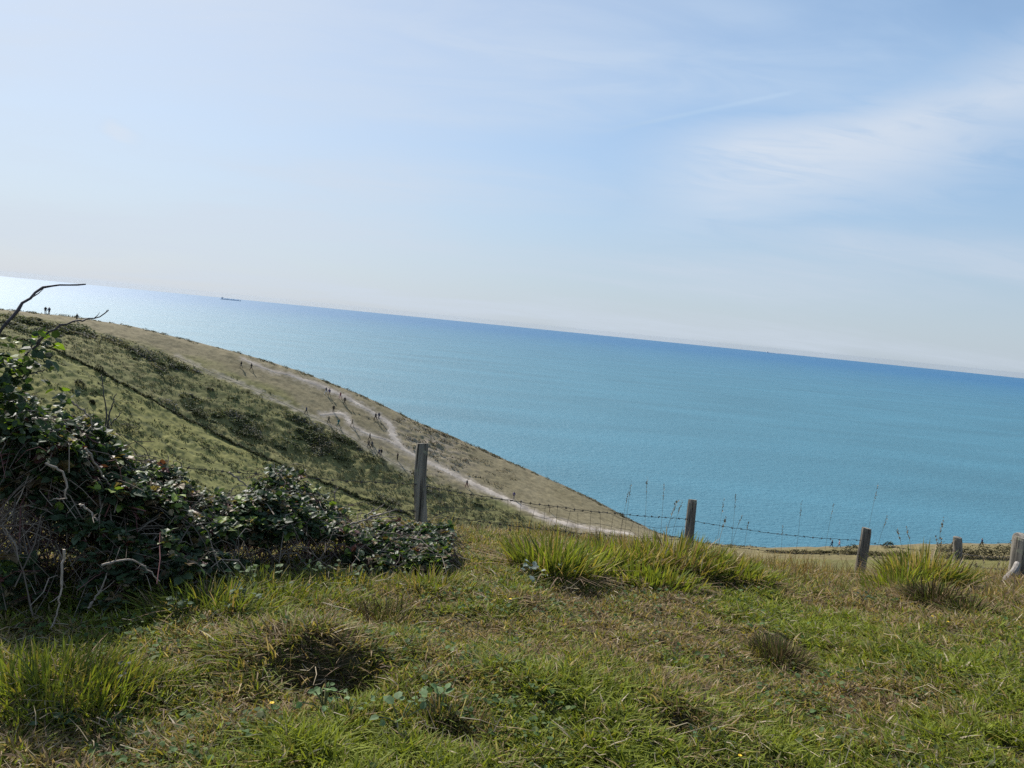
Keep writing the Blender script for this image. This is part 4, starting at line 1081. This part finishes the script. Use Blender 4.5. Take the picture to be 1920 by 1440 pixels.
canes(b2, 'cane', [[(465, 1040, 0), (540, 1022, 0), (600, 1010, 0), (640, 1014, .1)], [(398, 1005, 0), (370, 1008, 0), (345, 1006, 0)], [(690, 972, .1), (745, 955, .1)], [(650, 985, .1), (700, 972, .1), (744, 968, .1)], [(800, 1035, .3), (838, 1002, .3)], [(430, 885, .2), (455, 905, .2), (475, 920, .2)], [(510, 908, .2), (520, 888, .2), (534, 880, .2)], [(510, 905, .2), (516, 882, .2)], [(628, 945, .3), (630, 920, .3), (634, 914, .3)], [(690, 965, .3), (720, 946, .3)], [(435, 995, -.1), (470, 950, 0), (490, 925, 0)], [(320, 960, 0), (350, 950, 0), (395, 958, 0)], [(425, 935, .1), (437, 915, .1)], [(310, 950, 0), (313, 880, .1), (316, 855, .1)]], 5.0, .006, (.24, .19, .15))

# leafy spray standing above the thicket
def spray(root, pts, dist, n, size):
    mb = MB(); L = smooth_line(np.array([at(px, py, dist) for px, py in pts]), n)
    m = len(L); P = np.repeat(L, 5, axis=0) + rng.normal(0, .045, (m * 5, 3)); k = len(P); kinds = rng.random(k)
    c = np.where((kinds < .85)[:, None], np.array([[.034, .056, .024]]), np.array([[.16, .22, .03]])) * (.6 + .8 * rng.random((k, 1)))
    add_leaves(mb, P, size * (.6 + .7 * rng.random(k)), rng.random(k) * 6.283, rng.normal(.1, .5, k), rng.normal(0, .5, k), c, 1.1)
    mb.build('foliage', M_leaf, root, loc=root.location)
spray(b1, [(0, 760), (15, 720), (35, 690), (60, 665), (85, 640)], 4.0, 26, .045)
spray(b1, [(0, 665), (20, 680), (10, 720), (5, 760), (20, 790)], 3.95, 34, .045)
spray(b1, [(90, 800), (110, 770), (125, 755)], 4.0, 14, .042)
spray(b2, [(490, 935), (510, 915), (530, 925)], 5.1, 14, .045)

# bare twiggy sapling behind the thicket
sp_ = gpt(196, 4.9)
sap = empty('bare_sapling', sp_, 'thin bare leafless twigs standing above the bramble thicket', 'sapling')
canes(sap, 'branch', [[(190, 900, 0), (194, 820, 0), (199, 770, 0), (194, 730, 0), (190, 703, 0)], [(194, 818, 0), (204, 785, 0), (209, 760, 0), (219, 738, 0)], [(196, 815, 0), (210, 793, 0), (228, 774, 0)]], 4.9, .006, (.06, .05, .045))

# ------------------------------------------------------------------ weeds and flowers
def weed(px, py, n, size, h, col, label, spread=.09):
    p = hit(px, py); root = empty('weed', p, label, 'weed', 'broad leaved weeds in the turf')
    mb = MB(); a = rng.random(n) * 6.283; q = rng.random(n)
    P = p + np.stack([np.cos(a) * q * spread, np.sin(a) * q * spread, .03 + h * (1 - q * .6) * (.5 + .5 * rng.random(n))], 1)
    c = np.array(col)[None] * (.75 + .5 * rng.random((n, 1)))
    add_leaves(mb, P, size * .68 * (.6 + .6 * rng.random(n)), a + rng.normal(0, .5, n), rng.normal(.1, .35, n), rng.normal(0, .4, n), c, 1.2)
    mb.build('foliage', M_weed, root, loc=p)
    mb = MB()
    for i in range(0, n, 2): add_tube(mb, [p, p * .5 + P[i] * .5 + [0, 0, .01], P[i]], .0025, 4, (.12, .13, .05))
    mb.build('stem', M_stem, root, loc=p)
weed(822, 1345, 12, .062, .10, (.10, .16, .06), 'pale broad-leaved weed at the bottom, right of the toothed one')
weed(748, 1362, 10, .060, .07, (.13, .19, .085), 'grey-green toothed weed at the bottom centre left')
weed(608, 1335, 16, .045, .07, (.12, .19, .07), 'leafy pale green weed below the dark hollow')
weed(655, 1340, 12, .035, .05, (.12, .18, .075), 'small crinkled weed right of the leafy pale one')
weed(95, 1372, 12, .05, .06, (.05, .085, .04), 'dark green weed in the lower left corner')
weed(452, 1155, 14, .05, .14, (.06, .09, .045), 'dark stemmed weed standing in the green grass under the brambles')
weed(240, 1292, 8, .04, .10, (.05, .06, .04), 'dark shrivelled weed right of the lime green clump')
weed(990, 1090, 14, .07, .10, (.24, .28, .24), 'silvery leaved thistle at the foot of the bright green tussock')
weed(1050, 1088, 12, .065, .09, (.22, .26, .21), 'silver grey leaves under the two tallest clumps')
weed(1622, 1132, 16, .04, .06, (.05, .08, .04), 'low dark weed below the leaning post')
weed(330, 1160, 14, .05, .10, (.05, .085, .04), 'dark leafy weed at the shaded foot of the thicket')
weed(470, 1112, 34, .05, .13, (.075, .115, .045), 'leafy bramble seedlings in the long grass below the low brambles', .26)
weed(590, 1100, 34, .05, .12, (.085, .125, .055), 'grey-green leaves spilling from the low brambles onto the grass', .28)
weed(700, 1090, 26, .045, .10, (.075, .11, .045), 'small dark leaves at the right foot of the low brambles', .24)
weed(1335, 1400, 10, .03, .04, (.07, .12, .05), 'little round-leaved weed near the bottom right of centre')
def flower(px, py, h, label):
    p = hit(px, py); root = empty('yellow_flower', p, label, 'flower', 'yellow flowers in the turf')
    mb = MB(); top = p + [0, 0, h]; add_tube(mb, [p, top], .0018, 4, (.10, .15, .04)); mb.build('stem', M_stem, root, loc=p)
    mb = MB(); n = 14; a = np.arange(n) * 6.283 / n
    add_leaves(mb, np.repeat(top[None], n, 0), np.full(n, .009), a, np.full(n, .35), np.zeros(n), np.tile([[.75, .50, .02]], (n, 1)), .8)
    mb.build('petals', M_stem, root, loc=p)
flower(508, 1344, .05, 'yellow flower near the bottom left below the dark hollow')
flower(1746, 1172, .06, 'yellow flower below the dark tussocks on the right')
flower(1775, 1183, .06, 'yellow flower right of another one under the tussock group')
flower(1385, 1436, .04, 'yellow flower at the very bottom edge')
flower(955, 1140, .05, 'yellow flower in the turf below the silvery thistle')

# ------------------------------------------------------------------ sea haze
def haze():
    m, nt, nd, lk = new_mat('haze')
    v = N_(nt, 'ShaderNodeVolumePrincipled', Density=4e-6, Anisotropy=.7); v.inputs['Color'].default_value = (.5, .6, .72, 1)
    out = N_(nt, 'ShaderNodeOutputMaterial'); lk.new(v.outputs[0], out.inputs['Volume'])
    S = 62000.0; zb = -60000.0 ** 2 / (2 * 6.37e6) - 5; zt = 112.0
    V = [[-S, -S, zb], [S, -S, zb], [S, S, zb], [-S, S, zb], [-S, -S, zt], [S, -S, zt], [S, S, zt], [-S, S, zt]]
    mb = MB(); mb.add(V, [np.array([[0, 3, 2, 1], [4, 5, 6, 7], [0, 1, 5, 4], [1, 2, 6, 5], [2, 3, 7, 6], [3, 0, 4, 7]])])
    tag(mb.build('haze', m), 'pale sea haze veiling the far horizon', 'haze', kind='stuff')
haze()
